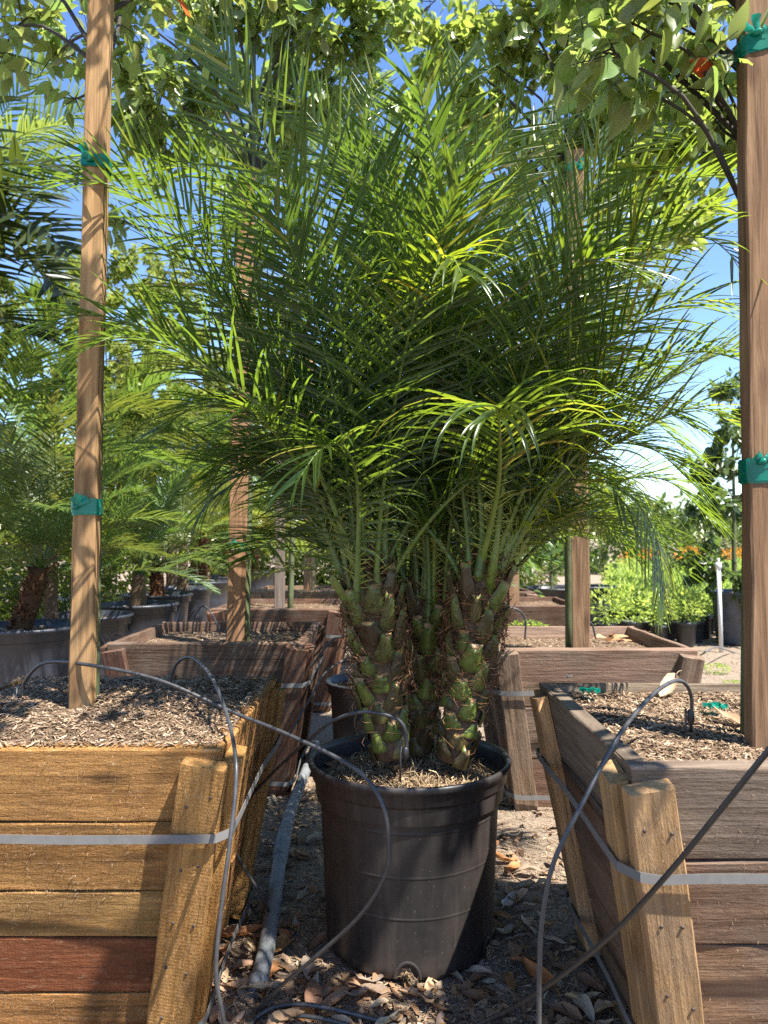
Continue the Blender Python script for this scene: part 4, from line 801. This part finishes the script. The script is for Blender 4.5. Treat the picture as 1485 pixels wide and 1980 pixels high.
# broad-leaved palm at the left edge, its shade put into the leaf colour, and the silvery palm beyond it
BR = thing('broad_palm', 'palm with broad leaflets coloured dark for shade reaching in from the left edge', 'palm', (-2.75, 4.35, 0), 'taller palms behind the pots')
mb = MB(); tube(mb, spline([Vector((-2.75, 4.35, 0)), Vector((-2.75, 4.35, .9)), Vector((-2.72, 4.33, 2.0))], 8), [.07] * 8, 10); mb.build('trunk', M_trunk, BR)
for ctrl, out in (([(-200,660,4.33),(-130,400,4.2),(-40,330,4.1),(60,318,4.0),(150,350,3.9)], (.3,-.95,0)), ([(-200,660,4.33),(-140,500,4.2),(-50,420,4.1),(50,425,4.0),(135,490,3.9)], (.5,-.85,0)), ([(-200,660,4.33),(-120,560,4.3),(-20,500,4.25),(70,520,4.2),(140,590,4.1)], (.7,-.7,0)),
                  ([(-200,660,4.33),(-140,300,4.3),(-80,120,4.2),(-10,40,4.1),(60,30,4.0)], (.5,-.85,0)), ([(-200,660,4.33),(-110,620,4.2),(-20,610,4.1),(60,650,4.0)], (.8,-.5,0)), ([(-200,660,4.33),(-150,480,4.5),(-60,450,4.5),(30,470,4.5),(110,540,4.5)], (.5,.85,0)), ([(-200,660,4.33),(-130,430,4.3),(-60,370,4.2),(10,365,4.15),(80,390,4.1)], (.6,-.8,0))):
    frond(BR, PP(ctrl), out, n_pairs=24, Lmax=.5, W=.042, pet=.25, droop=.3, vee=.3, spines=False, mats=(M_rachis, M_palm2), rbase=.012, col=(.26, .30, .26), ang=(72, 40))
nursery_palm('silvery palm with drooping fronds high behind the left edge', (-3.9, 6.6, 0), 3.9, 16, SHL, .09, 1.0, col=(.95, 1.05, 1.1), rough=False, group='taller palms behind the pots')
# second clump palm further down the aisle, in a small pot
small_pot('plant_pot', 'small dark pot in the aisle behind the big black pot', (-.06, 3.35, 0), .19, .41)
nursery_palm('shaded palm in the small dark pot behind the clump', (-.06, 3.35, .38), .45, 22, SH_ORD, .06, .95, col=(.85, .95, .95), group='palms further down the aisle')
small_pot('plant_pot', 'black pot far down the aisle behind the clump', (.05, 5.4, 0), .26, .5)
nursery_palm('palm far down the aisle between the rows of boxes', (.05, 5.4, .48), .5, 20, SH_ORD, .06, 1.0, col=(.9, .95, .95), group='palms further down the aisle')
# ------------------------------------------------------------------ hedge and trees behind on the left and across the back
tree('vine_hedge', 'sunlit mass of vines filling the left background', (-5.2, 8.5, 0), (-5.2, 8.5, 1.4),
     CL([(20,600,8.2,.7,420),(-60,760,8.2,.8,420),(60,760,8.3,.8,520),(130,640,8.6,.7,420),(40,880,8.0,.7,350),(150,820,8.6,.8,400),(200,700,9.0,.8,380),(110,930,8.4,.6,260),(-40,950,8.0,.6,200),(250,800,9,.7,300),(180,930,8.8,.6,260),(60,980,8.6,.6,260),(150,1020,8.8,.6,240)]), .085, .05, density=5.0, col=(1.25, 1.15, .9), group='greenery behind the left row', mat=M_hedge)  # leaf tint brightened to carry the sunlight
tree('hedge_tree', 'pale leafy tree far behind the left row of pots', (-4.6, 12.5, 0), (-4.6, 12.5, 1.5),
     CL([(200,600,12,.9,300),(280,640,12.3,.9,300),(350,700,12.5,.9,300),(250,760,12,.9,320),(330,820,12,.9,320),(400,780,12.5,.8,260),(240,880,12,.8,260),(430,880,12.5,.8,240),(370,930,12,.7,220),(200,960,12,.8,240),(300,980,12,.8,240),(420,990,12,.8,240),(480,900,12.5,.8,240),(120,980,12,.8,200),(250,1050,12,.6,200),(380,1055,12,.6,200),(490,1040,12,.6,200),(300,560,12.5,.7,200)]), .15, .06, density=2.8, col=(1.2, 1.12, 1.0), group='greenery behind the left row', mat=M_hedge)
tree('hedge_tree', 'dark green tree closing the view behind the clump', (-.6, 15.5, 0), (-.6, 15.5, 1.6),
     CL([(520,840,15.5,1.1,300),(620,780,15.5,1.2,320),(720,740,15.5,1.3,340),(830,760,15.5,1.3,340),(600,950,15,1.1,300),(720,930,15,1.2,300),(840,920,15,1.2,300),(500,980,15,.9,220),(680,1020,15,.8,200),(820,1020,15,.8,200)]), .2, .09, density=2.0, col=(.85, .95, .9), group='greenery across the back', mat=M_hedge)
tree('hedge_tree', 'green tree behind the right row of boxes', (3.6, 16.0, 0), (3.6, 16, 1.4),
     CL([(960,880,16,1.2,300),(1060,900,16,1.2,300),(1000,980,16,1.1,300),(1110,960,16,.9,240),(1170,1000,16,.6,160),(940,1020,16,.8,200),(1060,1030,15.5,.8,200)]), .2, .09, density=2.0, col=(1, 1.02, .95), group='greenery across the back', mat=M_hedge)
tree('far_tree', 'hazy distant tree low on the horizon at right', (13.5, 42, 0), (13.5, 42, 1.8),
     CL([(1200,985,42,1.8,260),(1250,1000,42,1.5,240),(1150,1010,42,1.3,200),(1300,1020,42,1.2,200)]), .5, .2, density=2, col=(.9, 1.0, 1.3), group='greenery across the back', mat=M_hedge)  # bluish leaf tint stands in for haze
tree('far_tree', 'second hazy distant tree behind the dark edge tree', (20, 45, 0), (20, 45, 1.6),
     CL([(1370,1000,45,1.6,220),(1420,1010,45,1.6,220),(1330,1025,45,1.0,150)]), .5, .2, density=2, col=(.9, 1.0, 1.3), group='greenery across the back', mat=M_hedge)  # haze put into the blue tint here too
tree('dark_tree', 'dark green conical tree beside the reddish edge stake', (3.55, 7.6, .4), (3.55, 7.6, 1.3),
     CL([(1420,780,7.6,.28,130),(1400,850,7.5,.3,150),(1450,840,7.6,.35,150),(1390,930,7.5,.32,170),(1450,930,7.6,.4,180),(1385,1010,7.5,.35,180),(1450,1020,7.6,.4,180),(1375,1085,7.4,.3,150),(1420,1110,7.4,.35,160)]), .11, .03, density=1.8, col=(.42, .5, .5), group='shrubs in pots on the right')
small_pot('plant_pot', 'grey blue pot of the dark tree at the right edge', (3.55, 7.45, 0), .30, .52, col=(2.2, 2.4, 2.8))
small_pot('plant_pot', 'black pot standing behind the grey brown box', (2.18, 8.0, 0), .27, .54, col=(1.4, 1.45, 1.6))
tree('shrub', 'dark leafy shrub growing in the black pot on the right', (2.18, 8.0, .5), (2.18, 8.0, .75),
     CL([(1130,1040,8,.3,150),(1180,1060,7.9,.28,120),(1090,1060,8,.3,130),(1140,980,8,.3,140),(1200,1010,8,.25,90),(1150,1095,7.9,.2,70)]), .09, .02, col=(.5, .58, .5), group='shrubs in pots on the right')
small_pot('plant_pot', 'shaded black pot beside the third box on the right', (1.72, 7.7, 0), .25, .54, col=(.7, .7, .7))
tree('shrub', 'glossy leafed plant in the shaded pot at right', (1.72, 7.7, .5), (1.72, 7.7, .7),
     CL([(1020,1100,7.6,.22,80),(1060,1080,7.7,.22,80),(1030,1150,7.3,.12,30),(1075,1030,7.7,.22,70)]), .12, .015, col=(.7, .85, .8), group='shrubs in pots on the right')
# ------------------------------------------------------------------ field of small potted shrubs
def shrub_shape():
    it = []
    for _ in range(190):
        v = rv(); v = v * (v.length ** -.45); p = Vector((v.x * .15, v.y * .15, .17 + v.z * .16)); d = (v.normalized() + rv() * .6 + Vector((0, 0, .5))).normalized(); nn = rv() + Vector((0, 0, .8)); nn = (nn - d * nn.dot(d)).normalized()
        it.append((p, d, nn, U(.03, .055), random.randrange(len(TPL))))
    return leaves_mesh('foliage', it)
SHR = [shrub_shape() for _ in range(4)]
mb = MB(); lathe(mb, [(0, .003), (.07, .003), (.075, .012), (.092, .19), (.099, .192), (.099, .215), (.093, .217), (.088, .19), (0, .185)], 14); POTM = mb.mesh('pot')
row = 0; yy = 7.3; cnt = 0
while yy < 17.4:
    xs = 2.15 + (row % 2) * .13
    for i in range(40):
        x = xs + i * .26 + (yy - 7.3) * .20; p = Vector((x + U(-.02, .02), yy + U(-.03, .03), 0))
        px, py, pz = camproj(p + Vector((0, 0, .4)))
        if px > 1475 or (px < 1180 and yy > 7.6): continue
        if (x - 3.55) ** 2 + (yy - 7.45) ** 2 < .2 or (x - 2.18) ** 2 + (yy - 8.0) ** 2 < .14: continue
        fr_row = yy < 7.45
        o = thing('potted_shrub', 'small light green shrub in a black pot along the near edge of the bed' if fr_row else 'small light green shrub in a black pot inside the bed', 'potted shrub', p, 'bed of small potted shrubs, near edge' if fr_row else 'bed of small potted shrubs')
        T = Matrix.Translation(p) @ Matrix.Rotation(U(0, 6.28), 4, 'Z') @ Matrix.Scale(U(.9, 1.12), 4)
        link('pot', POTM, M_npot, o, T); k = U(.9, 1.1); link('foliage', random.choice(SHR), M_hedge, o, T @ Matrix.Translation((0, 0, .19)) @ Matrix.Scale(U(.9, 1.25), 4), (2.1 * k, 2.05 * k, 2.2 * k)); cnt += 1
    yy += .29 if yy < 12 else .42; row += 1
for k in range(16):
    p = Vector((6.2 + k * .42 + U(-.1, .1), 18.6 + (k % 3) * .7, 0)); o = thing('orange_shrub', 'orange tinted shrub in the far row behind the light green bed', 'shrub', p, 'far row of orange shrubs')
    T = Matrix.Translation(p) @ Matrix.Rotation(U(0, 6.28), 4, 'Z') @ Matrix.Scale(2.4, 4); link('foliage', random.choice(SHR), M_hedge, o, T, (2.6, 1.0, .5))
mb = MB(); b = G(1395, 1262); t = P(1389, 1090, b.y); tube(mb, [b - Vector((0, 0, .05)), t], .018, 10); 
riser = thing('irrigation_riser', 'white plastic irrigation riser beside the light green bed', 'pipe', b); mb.build('pipe', M_white, riser)
mb = MB(); tube(mb, [t - Vector((0, 0, .05)), t + Vector((0, 0, .012))], .027, 10); tube(mb, [t + Vector((0, 0, .012)), t + Vector((0, 0, .05))], .012, 8); mb.build('cap', M_white, riser)
# ------------------------------------------------------------------ drip tubes and the pipe
def hose(label, pts, r, emit=False, col=(1, 1, 1), cat='drip tube', name='drip_tube', n=60):
    pts = [Vector(p) for p in pts]; root = thing(name, label, cat, pts[0], 'black drip tubes'); mb = MB(); tube(mb, spline(pts, n), r, 8); mb.build('tube', M_hose, root, color=col)
    if emit:
        mb = MB(); p = pts[0]; tube(mb, [p - Vector((0, 0, .02)), p + Vector((0, 0, .0)), p + Vector((0, 0, .004)), p + Vector((0, 0, .024)), p + Vector((0, 0, .028))], [.0035, .0035, .0075, .0075, .004], 8); mb.build('emitter', M_hose, root, color=(.6, .6, .6))
        mb = MB(); tube(mb, [p - Vector((.012, 0, .05)), p + Vector((-.010, 0, .03))], .0025, 5); mb.build('peg', M_hose, root)
    return root
gp = lambda x, y, z=.006: G(x, y, z)
hose('long black tube arching from the golden box across the front of the pot', [P(40,1355,1.84), P(50,1315,1.83), P(90,1281,1.80), P(180,1287,1.70), P(310,1316,1.68), P(450,1377,1.66), P(560,1422,1.60), P(680,1482,1.52), P(735,1545,1.47), P(752,1625,1.46), P(745,1690,1.47), P(700,1765,1.50), P(620,1842,1.54), P(545,1905,1.60), gp(497,1955)], .0042, True, (1.3, 1.3, 1.3), n=110)
hose('black tube looping over the golden box and down past its corner', [P(330,1352,1.93), P(331,1310,1.92), P(345,1280,1.90), P(372,1272,1.85), P(408,1308,1.72), P(438,1380,1.58), P(455,1460,1.46), P(455,1530,1.42), P(443,1640,1.38), P(425,1780,1.36), P(418,1880,1.35), P(430,1960,1.35), P(450,2060,1.36)], .0040, True, (1.6, 1.6, 1.6), n=100)
hose('black tube bending into the soil of the black pot', [P(784,1468,1.72), P(786,1430,1.72), P(778,1400,1.72), P(752,1384,1.72), P(700,1377,1.73), P(645,1393,1.76), P(600,1428,1.82), P(540,1482,1.95), P(480,1545,2.1), P(430,1610,2.2)], .0042, True, (1.2, 1.2, 1.2))
hose('grey black tube arching out of the weathered box down its side', [P(1336,1398,1.58), P(1337,1350,1.57), P(1325,1322,1.54), P(1300,1318,1.50), P(1255,1350,1.42), P(1195,1425,1.32), P(1125,1555,1.24), P(1070,1670,1.22), P(1048,1780,1.22), P(1043,1880,1.22), P(1042,2000,1.22), P(1040,2200,1.2)], .0040, True, (1.7, 1.7, 1.7), n=90)
hose('thick dark tube crossing in front of the weathered box to the ground', [P(1560,1365,1.02), P(1485,1452,1.03), P(1400,1558,1.08), P(1300,1680,1.16), P(1200,1790,1.26), P(1110,1868,1.36), P(1010,1938,1.48), P(930,1978,1.55), gp(850,2010)], .0045, False, (.8, .8, .8), n=80)
hose('grey tube lying in a low loop on the ground in front of the pot', [gp(470,2010), gp(492,1972), gp(530,1948,.02), gp(585,1942,.03), gp(660,1955,.02), gp(760,1982), gp(860,2020)], .0048, False, (1.8, 1.8, 1.8))
hose('second tube lying beside the loop on the ground', [gp(500,2020), gp(515,1985), gp(560,1965,.02), gp(625,1970,.02), gp(700,1992), gp(800,2040)], .0044, False, (1.4, 1.4, 1.4))
hose('thin black arch standing in the second dark box', [P(372,1225,3.4), P(376,1195,3.4), P(392,1172,3.4), P(412,1190,3.4), P(425,1225,3.3)], .004, False)
hose('thin black arch standing in the grey brown box', [P(1015,1236,3.1), P(1016,1200,3.1), P(1003,1180,3.1), P(980,1176,3.1), P(960,1186,3.1)], .004, False)
hose('thin black arch beside the stake of the grey brown box', [P(1135,1200,3.2), P(1145,1208,3.2), P(1152,1235,3.2)], .004, False)
hose('pale tube looping over the ground by the white riser', [gp(1345,1275), P(1362,1262,6.0), P(1385,1252,6.2), gp(1420,1262), gp(1470,1280)], .007, False, (3, 3, 3))
for i, (l, pts) in enumerate([('dark thin wire leaning beside the golden box near the pipe', [P(600,1290,3.0), P(640,1240,3.0), P(665,1230,3.0)]), ('dark tube running between the left boxes', [P(560,1420,2.7), P(600,1350,2.75), P(630,1300,2.8), P(690,1262,2.9)]), ('thin dark tube hanging at the side of the golden box', [P(450,1640,2.0), P(480,1690,2.0), P(515,1750,2.0), gp(525,1790)])]):
    hose(l, pts, .0042, False)
pts = [gp(610,1440,.035), gp(588,1500,.035), gp(562,1570,.035), gp(545,1640,.034), gp(530,1740,.034), gp(516,1830,.034), gp(500,1900,.02), gp(490,1930,-.02)]
pr = thing('ground_pipe', 'grey pipe lying on the ground left of the black pot', 'pipe', pts[3]); mb = MB(); tube(mb, spline(pts, 40), .021, 14); mb.build('pipe', M_pipe, pr)
for a, b_ in ((.36, .47), (.84, .90)):
    sp = spline(pts, 200); mb = MB(); tube(mb, sp[int(a * 199):int(b_ * 199)], .0245, 14); mb.build('coupling', M_pipe, pr)
# ------------------------------------------------------------------ litter
def dry_mesh(curl, roll, twist):
    """dead leaf, length 1 along X, curled along and across"""
    mb = MB(); vs = []; nu, nv = 8, 4
    for i in range(nu + 1):
        s = i / nu; w = .25 * math.sin(math.pi * min(1, s ** .8 * .97 + .02)) ** .8 * (1 - .25 * s)
        for j in range(nv + 1):
            u = -1 + 2 * j / nv; a = u * roll; y = w * (math.sin(a) / roll if abs(roll) > .01 else u); z = w * (1 - math.cos(a)) / max(.2, abs(roll)) * 1.1
            x = s + .02 * math.sin(j * 2 + i); z += curl * (s - .5) ** 2 + .025 * math.sin(i * 1.7 + j * 2.3); tw = twist * (s - .5)
            vs.append((x - .5, y * math.cos(tw) - z * math.sin(tw), y * math.sin(tw) + z * math.cos(tw)))
    mn = min(v[2] for v in vs); vs = [(a, b, c - mn) for a, b, c in vs]
    mb.add(vs, [(i * (nv + 1) + j, i * (nv + 1) + j + 1, (i + 1) * (nv + 1) + j + 1, (i + 1) * (nv + 1) + j) for i in range(nu) for j in range(nv)], .6)
    tube(mb, [Vector(vs[2]), Vector(vs[2]) + Vector((-.12, .01, .02)), Vector(vs[2]) + Vector((-.22, .04, 0))], [.012, .009, .006], 4, .4)
    me = mb.mesh('dead_leaf'); me.materials.append(M_dry); return me
DRY = [dry_mesh(c, r, t) for c, r, t in ((.35, .9, .4), (.6, 1.3, -.5), (.1, .5, .8), (-.3, 1.0, .3), (.9, 1.6, .9), (.2, 1.9, -.9), (-.5, .6, -.3), (.5, .35, 1.2))]
DCOL = [(.42, .27, .16), (.36, .21, .12), (.50, .36, .23), (.30, .17, .10), (.45, .22, .09), (.46, .36, .27), (.28, .20, .15), (.55, .42, .29)]
def dead(label, p, L, col, group=None, rz=None, k=None, tilt=.35):
    mw = Matrix.Translation(Vector(p)) @ Matrix.Rotation(U(0, 6.28) if rz is None else rz, 4, 'Z') @ Matrix.Rotation(U(-tilt, tilt), 4, 'X') @ Matrix.Rotation(U(-tilt, tilt), 4, 'Y') @ Matrix.Rotation(math.pi if random.random() < .25 and rz is None else 0, 4, 'X') @ Matrix.Diagonal((L, L * U(.85, 1.15), L, 1))
    o = link('dead_leaf', DRY[random.randrange(8) if k is None else k], None, None, mw, col); return tag(o, label, 'dead leaf', group)
def blocked(x, y):
    if (x - PC.x) ** 2 + (y - PC.y) ** 2 < .215 ** 2: return True
    for cx, cy, hb in ((LX, 1.862, .30), (RX, 1.68, .30), (LX, 3.36, .31), (.795, 3.18, .30), (-.635, 4.8, .3)):
        if abs(x - cx) < hb and abs(y - cy) < hb: return True
    return False
n = 0
while n < 290:
    px, py = U(370, 1200), 1440 + 560 * random.random() ** .8; p = G(px, py)
    if blocked(p.x, p.y) or p.y > 4.2 or p.x < -.62 or p.x > .75: continue
    if p.x > .2 and 2.2 < p.y < 2.8 and random.random() < .45: continue
    ci = random.randrange(8); L = U(.04, .10)
    zone = 'behind the black pot' if p.y > 2.35 else ('in front of the black pot' if p.y < 1.76 else ('between black pot and golden box' if p.x < PC.x else 'between black pot and weathered box'))
    lb = '%s %s dead leaf on the dirt %s' % ('small' if L < .068 else 'large', ('tan', 'brown', 'straw', 'umber', 'orange', 'greyish', 'dull', 'pale')[ci], zone)
    dead(lb, (p.x, p.y, gz(p.x, p.y) + .004 + U(0, .012)), L, tuple(x * .82 for x in jc(DCOL[ci], .2, .08)), 'dead leaves on the ground: ' + lb); n += 1
for lb, px, py, L, c, rz, k in (('big orange dead leaf standing by the foot of the golden box', 462, 1815, .12, (.46, .20, .08), .4, 0), ('orange dead leaf on edge right of the pot near the thick tube', 1045, 1905, .13, (.48, .19, .07), 1.9, 1), ('pale grey curled leaf right of the pot base', 985, 1760, .10, (.42, .38, .34), 1.3, 4), ('orange dead leaf beside the pot on its right', 975, 1672, .085, (.50, .22, .07), 0, 1), ('rolled brown leaf by the foot of the grey brown box', 985, 1548, .10, (.36, .2, .12), .6, 5), ('pale folded leaf at the bottom near the tube end', 520, 1925, .11, (.55, .43, .3), .9, 1)):
    p = G(px, py); dead(lb, (p.x, p.y, gz(p.x, p.y) + .01), L, c, None, rz, k, .5)
for lb, px, py, z, L, c in (('brown dead leaf on the pot soil by the left rim', 690, 1478, .43, .09, (.34, .17, .10)), ('pinkish brown leaf on the pot soil near the drip emitter', 862, 1482, .43, .10, (.42, .27, .2)), ('small orange leaf on the pot soil by the right rim', 948, 1440, .43, .05, (.5, .25, .08)), ('large pale dead leaf on the mulch of the weathered box', 1290, 1338, .63, .13, (.5, .38, .26)), ('curled dead leaf at the foot of the reddish edge stake', 1412, 1392, .63, .09, (.42, .27, .17)), ('brown leaf on the soil near the left pot rim', 640, 1465, .43, .07, (.28, .13, .08)), ('white curled leaf on the far rim of the weathered box', 1100, 1312, .65, .05, (.75, .68, .6))):
    dead(lb, G(px, py, z), L, c)
for k in range(14): p = G(U(1150, 1240), U(1222, 1240), .58); dead('orange brown leaf on the soil of the grey brown box', p, .08, jc((.5, .28, .15)), 'leaves in the grey brown box')
def litter():
    while True:
        p = G(U(330, 1260), U(1380, 2040))
        if not blocked(p.x, p.y) and p.y < 5: return (p.x, p.y, gz(p.x, p.y) + .001)
o = slivers('wood_shreds', M_chip, None, litter, 15000, .006, .028, .0015, .005, rmin=.2); o['label'] = 'fine wood shreds scattered over the dirt ground'
def litter3():
    while True:
        p = G(U(360, 1230), U(1440, 2040))
        if not blocked(p.x, p.y) and p.y < 4 and noise.noise(Vector((p.x * 5, p.y * 5, 9))) > -.12: return (p.x, p.y, gz(p.x, p.y) + .002)
o = slivers('leaf_fragments', M_frag, None, litter3, 1000, .015, .045, .006, .02, tilt=.5, curve=.5); o['label'] = 'broken bits of dry brown leaves over the dirt ground'
def litter2():
    x, y = U(1.25, 4), U(3.2, 7.2); return (x, y, gz(x, y) + .001)
o = slivers('wood_shreds', M_chip, None, litter2, 2500, .01, .05, .003, .012); o['label'] = 'wood shreds on the sunlit dirt beyond the grey brown box'
# scraps of green tape on the mulch
for lb, px, py in (('crumpled scrap of green tape by the left rim of the weathered box', 1142, 1347), ('crumpled scrap of green tape near the edge stake', 1385, 1378)):
    c = G(px, py, .625); mb = MB(); nu, nv = 8, 5; vs = []
    for i in range(nu):
        for j in range(nv): vs.append(c + Vector((-.024 + .048 * i / (nu - 1) + U(-.004, .004), -.016 + .032 * j / (nv - 1) + U(-.004, .004), .006 + .014 * abs(math.sin(i * 1.4 + j * 1.1)) + U(0, .006))))
    mb.add(vs, [(i * nv + j, i * nv + j + 1, (i + 1) * nv + j + 1, (i + 1) * nv + j) for i in range(nu - 1) for j in range(nv - 1)])
    tag(mb.build('tape_scrap', M_tape, smooth=False), lb, 'tape scrap', 'scraps of green tape')

# rough sawn fuzz standing off the faces of the two near boxes
for (cx, cy, w, h, tp, nf, nm) in ((LX, 1.862, .76, .62, .10, 1500, 'golden'), (RX + .002, 1.68, .76, .64, .11, 500, 'weathered')):
    box = [o for o in bpy.data.objects if o.get('category') == 'planter box' and nm in o['label']][0]; mb = MB()
    for _ in range(nf):
        z = U(.02, h - .01); hz = w / 2 - tp * (1 - z / h); x = U(-hz, hz)
        if nm == 'golden' and .10 < z < .235: continue
        onb = abs(x) > hz - .065
        p = Vector((cx + x, cy - hz - (.0375 if onb else .0015), z)); d = Vector((U(-1, 1), U(-.9, -.1), U(-1, .2))).normalized() * U(.003, .008); q = Vector((U(-1, 1), 0, U(-1, 1))).normalized() * U(.0003, .0008)
        mb.add([p - q, p + q, p + d + q * .3, p + d - q * .3], [(0, 1, 2, 3)], U(.35, .75))
    mb.build('fuzz', M_chip, box, kind='stuff')

def bush_shape():
    it = []
    for _ in range(900):
        v = rv(); v = v * (v.length ** -.5); p = Vector((v.x * .6, v.y * .6, .62 + v.z * .62)); d = (v.normalized() + rv() * .7).normalized(); nn = rv() + Vector((0, 0, .8)); nn = (nn - d * nn.dot(d)).normalized()
        it.append((p, d, nn, U(.07, .13), random.randrange(len(TPL))))
    return leaves_mesh('foliage', it)
BSH = [bush_shape() for _ in range(3)]
for k in range(22):
    x = -6.2 + k * .42 + U(-.1, .1); y = (9.6 if k < 8 else 13.6) + U(-.5, .5) + (k % 2) * .5
    if k < 8: x = -3.9 - .35 * (k % 2) + U(-.2, .2); y = 5.0 + k * .95
    elif x > 3.4: continue
    p = Vector((x, y, 0)); o = thing('low_bush', 'low green bush behind the left row of pots' if k < 8 else 'low green bush closing the far end of the nursery aisle', 'bush', p, 'low bushes behind the left row' if k < 8 else 'low bushes across the far end')
    T = Matrix.Translation(p) @ Matrix.Rotation(U(0, 6.28), 4, 'Z') @ Matrix.Diagonal((U(1, 1.3), U(1, 1.3), U(.85, 1.3), 1)); q = U(.8, 1.1); link('foliage', random.choice(BSH), M_hedge, o, T, (.8 * q, .82 * q, .75 * q))

for k in range(12):
    p = Vector((5.2 + k * .75 + U(-.2, .2), 21.5 + (k % 3) * .9, 0)); o = thing('far_bush', 'dark bush in the far row behind the orange shrubs', 'bush', p, 'far row of dark bushes')
    link('foliage', random.choice(BSH), M_hedge, o, Matrix.Translation(p) @ Matrix.Rotation(U(0, 6.28), 4, 'Z') @ Matrix.Diagonal((1.3, 1.3, U(.9, 1.5), 1)), (.5, .56, .5))

for lb, px, py, sc in (('small weed on the dirt beyond the grey brown box', 1385, 1302, .5), ('tiny weed near the foot of the reddish edge stake box', 1418, 1330, .35), ('low weed on the soil of the grey brown box', 1020, 1228, .45)):
    z = .57 if px < 1100 else 0.0; p = G(px, py, z); o = thing('weed', lb, 'weed', p); link('foliage', SHR[0], M_hedge, o, Matrix.Translation(p) @ Matrix.Diagonal((sc * 1.4, sc, sc * .45, 1)), (1.5, 1.6, .9))
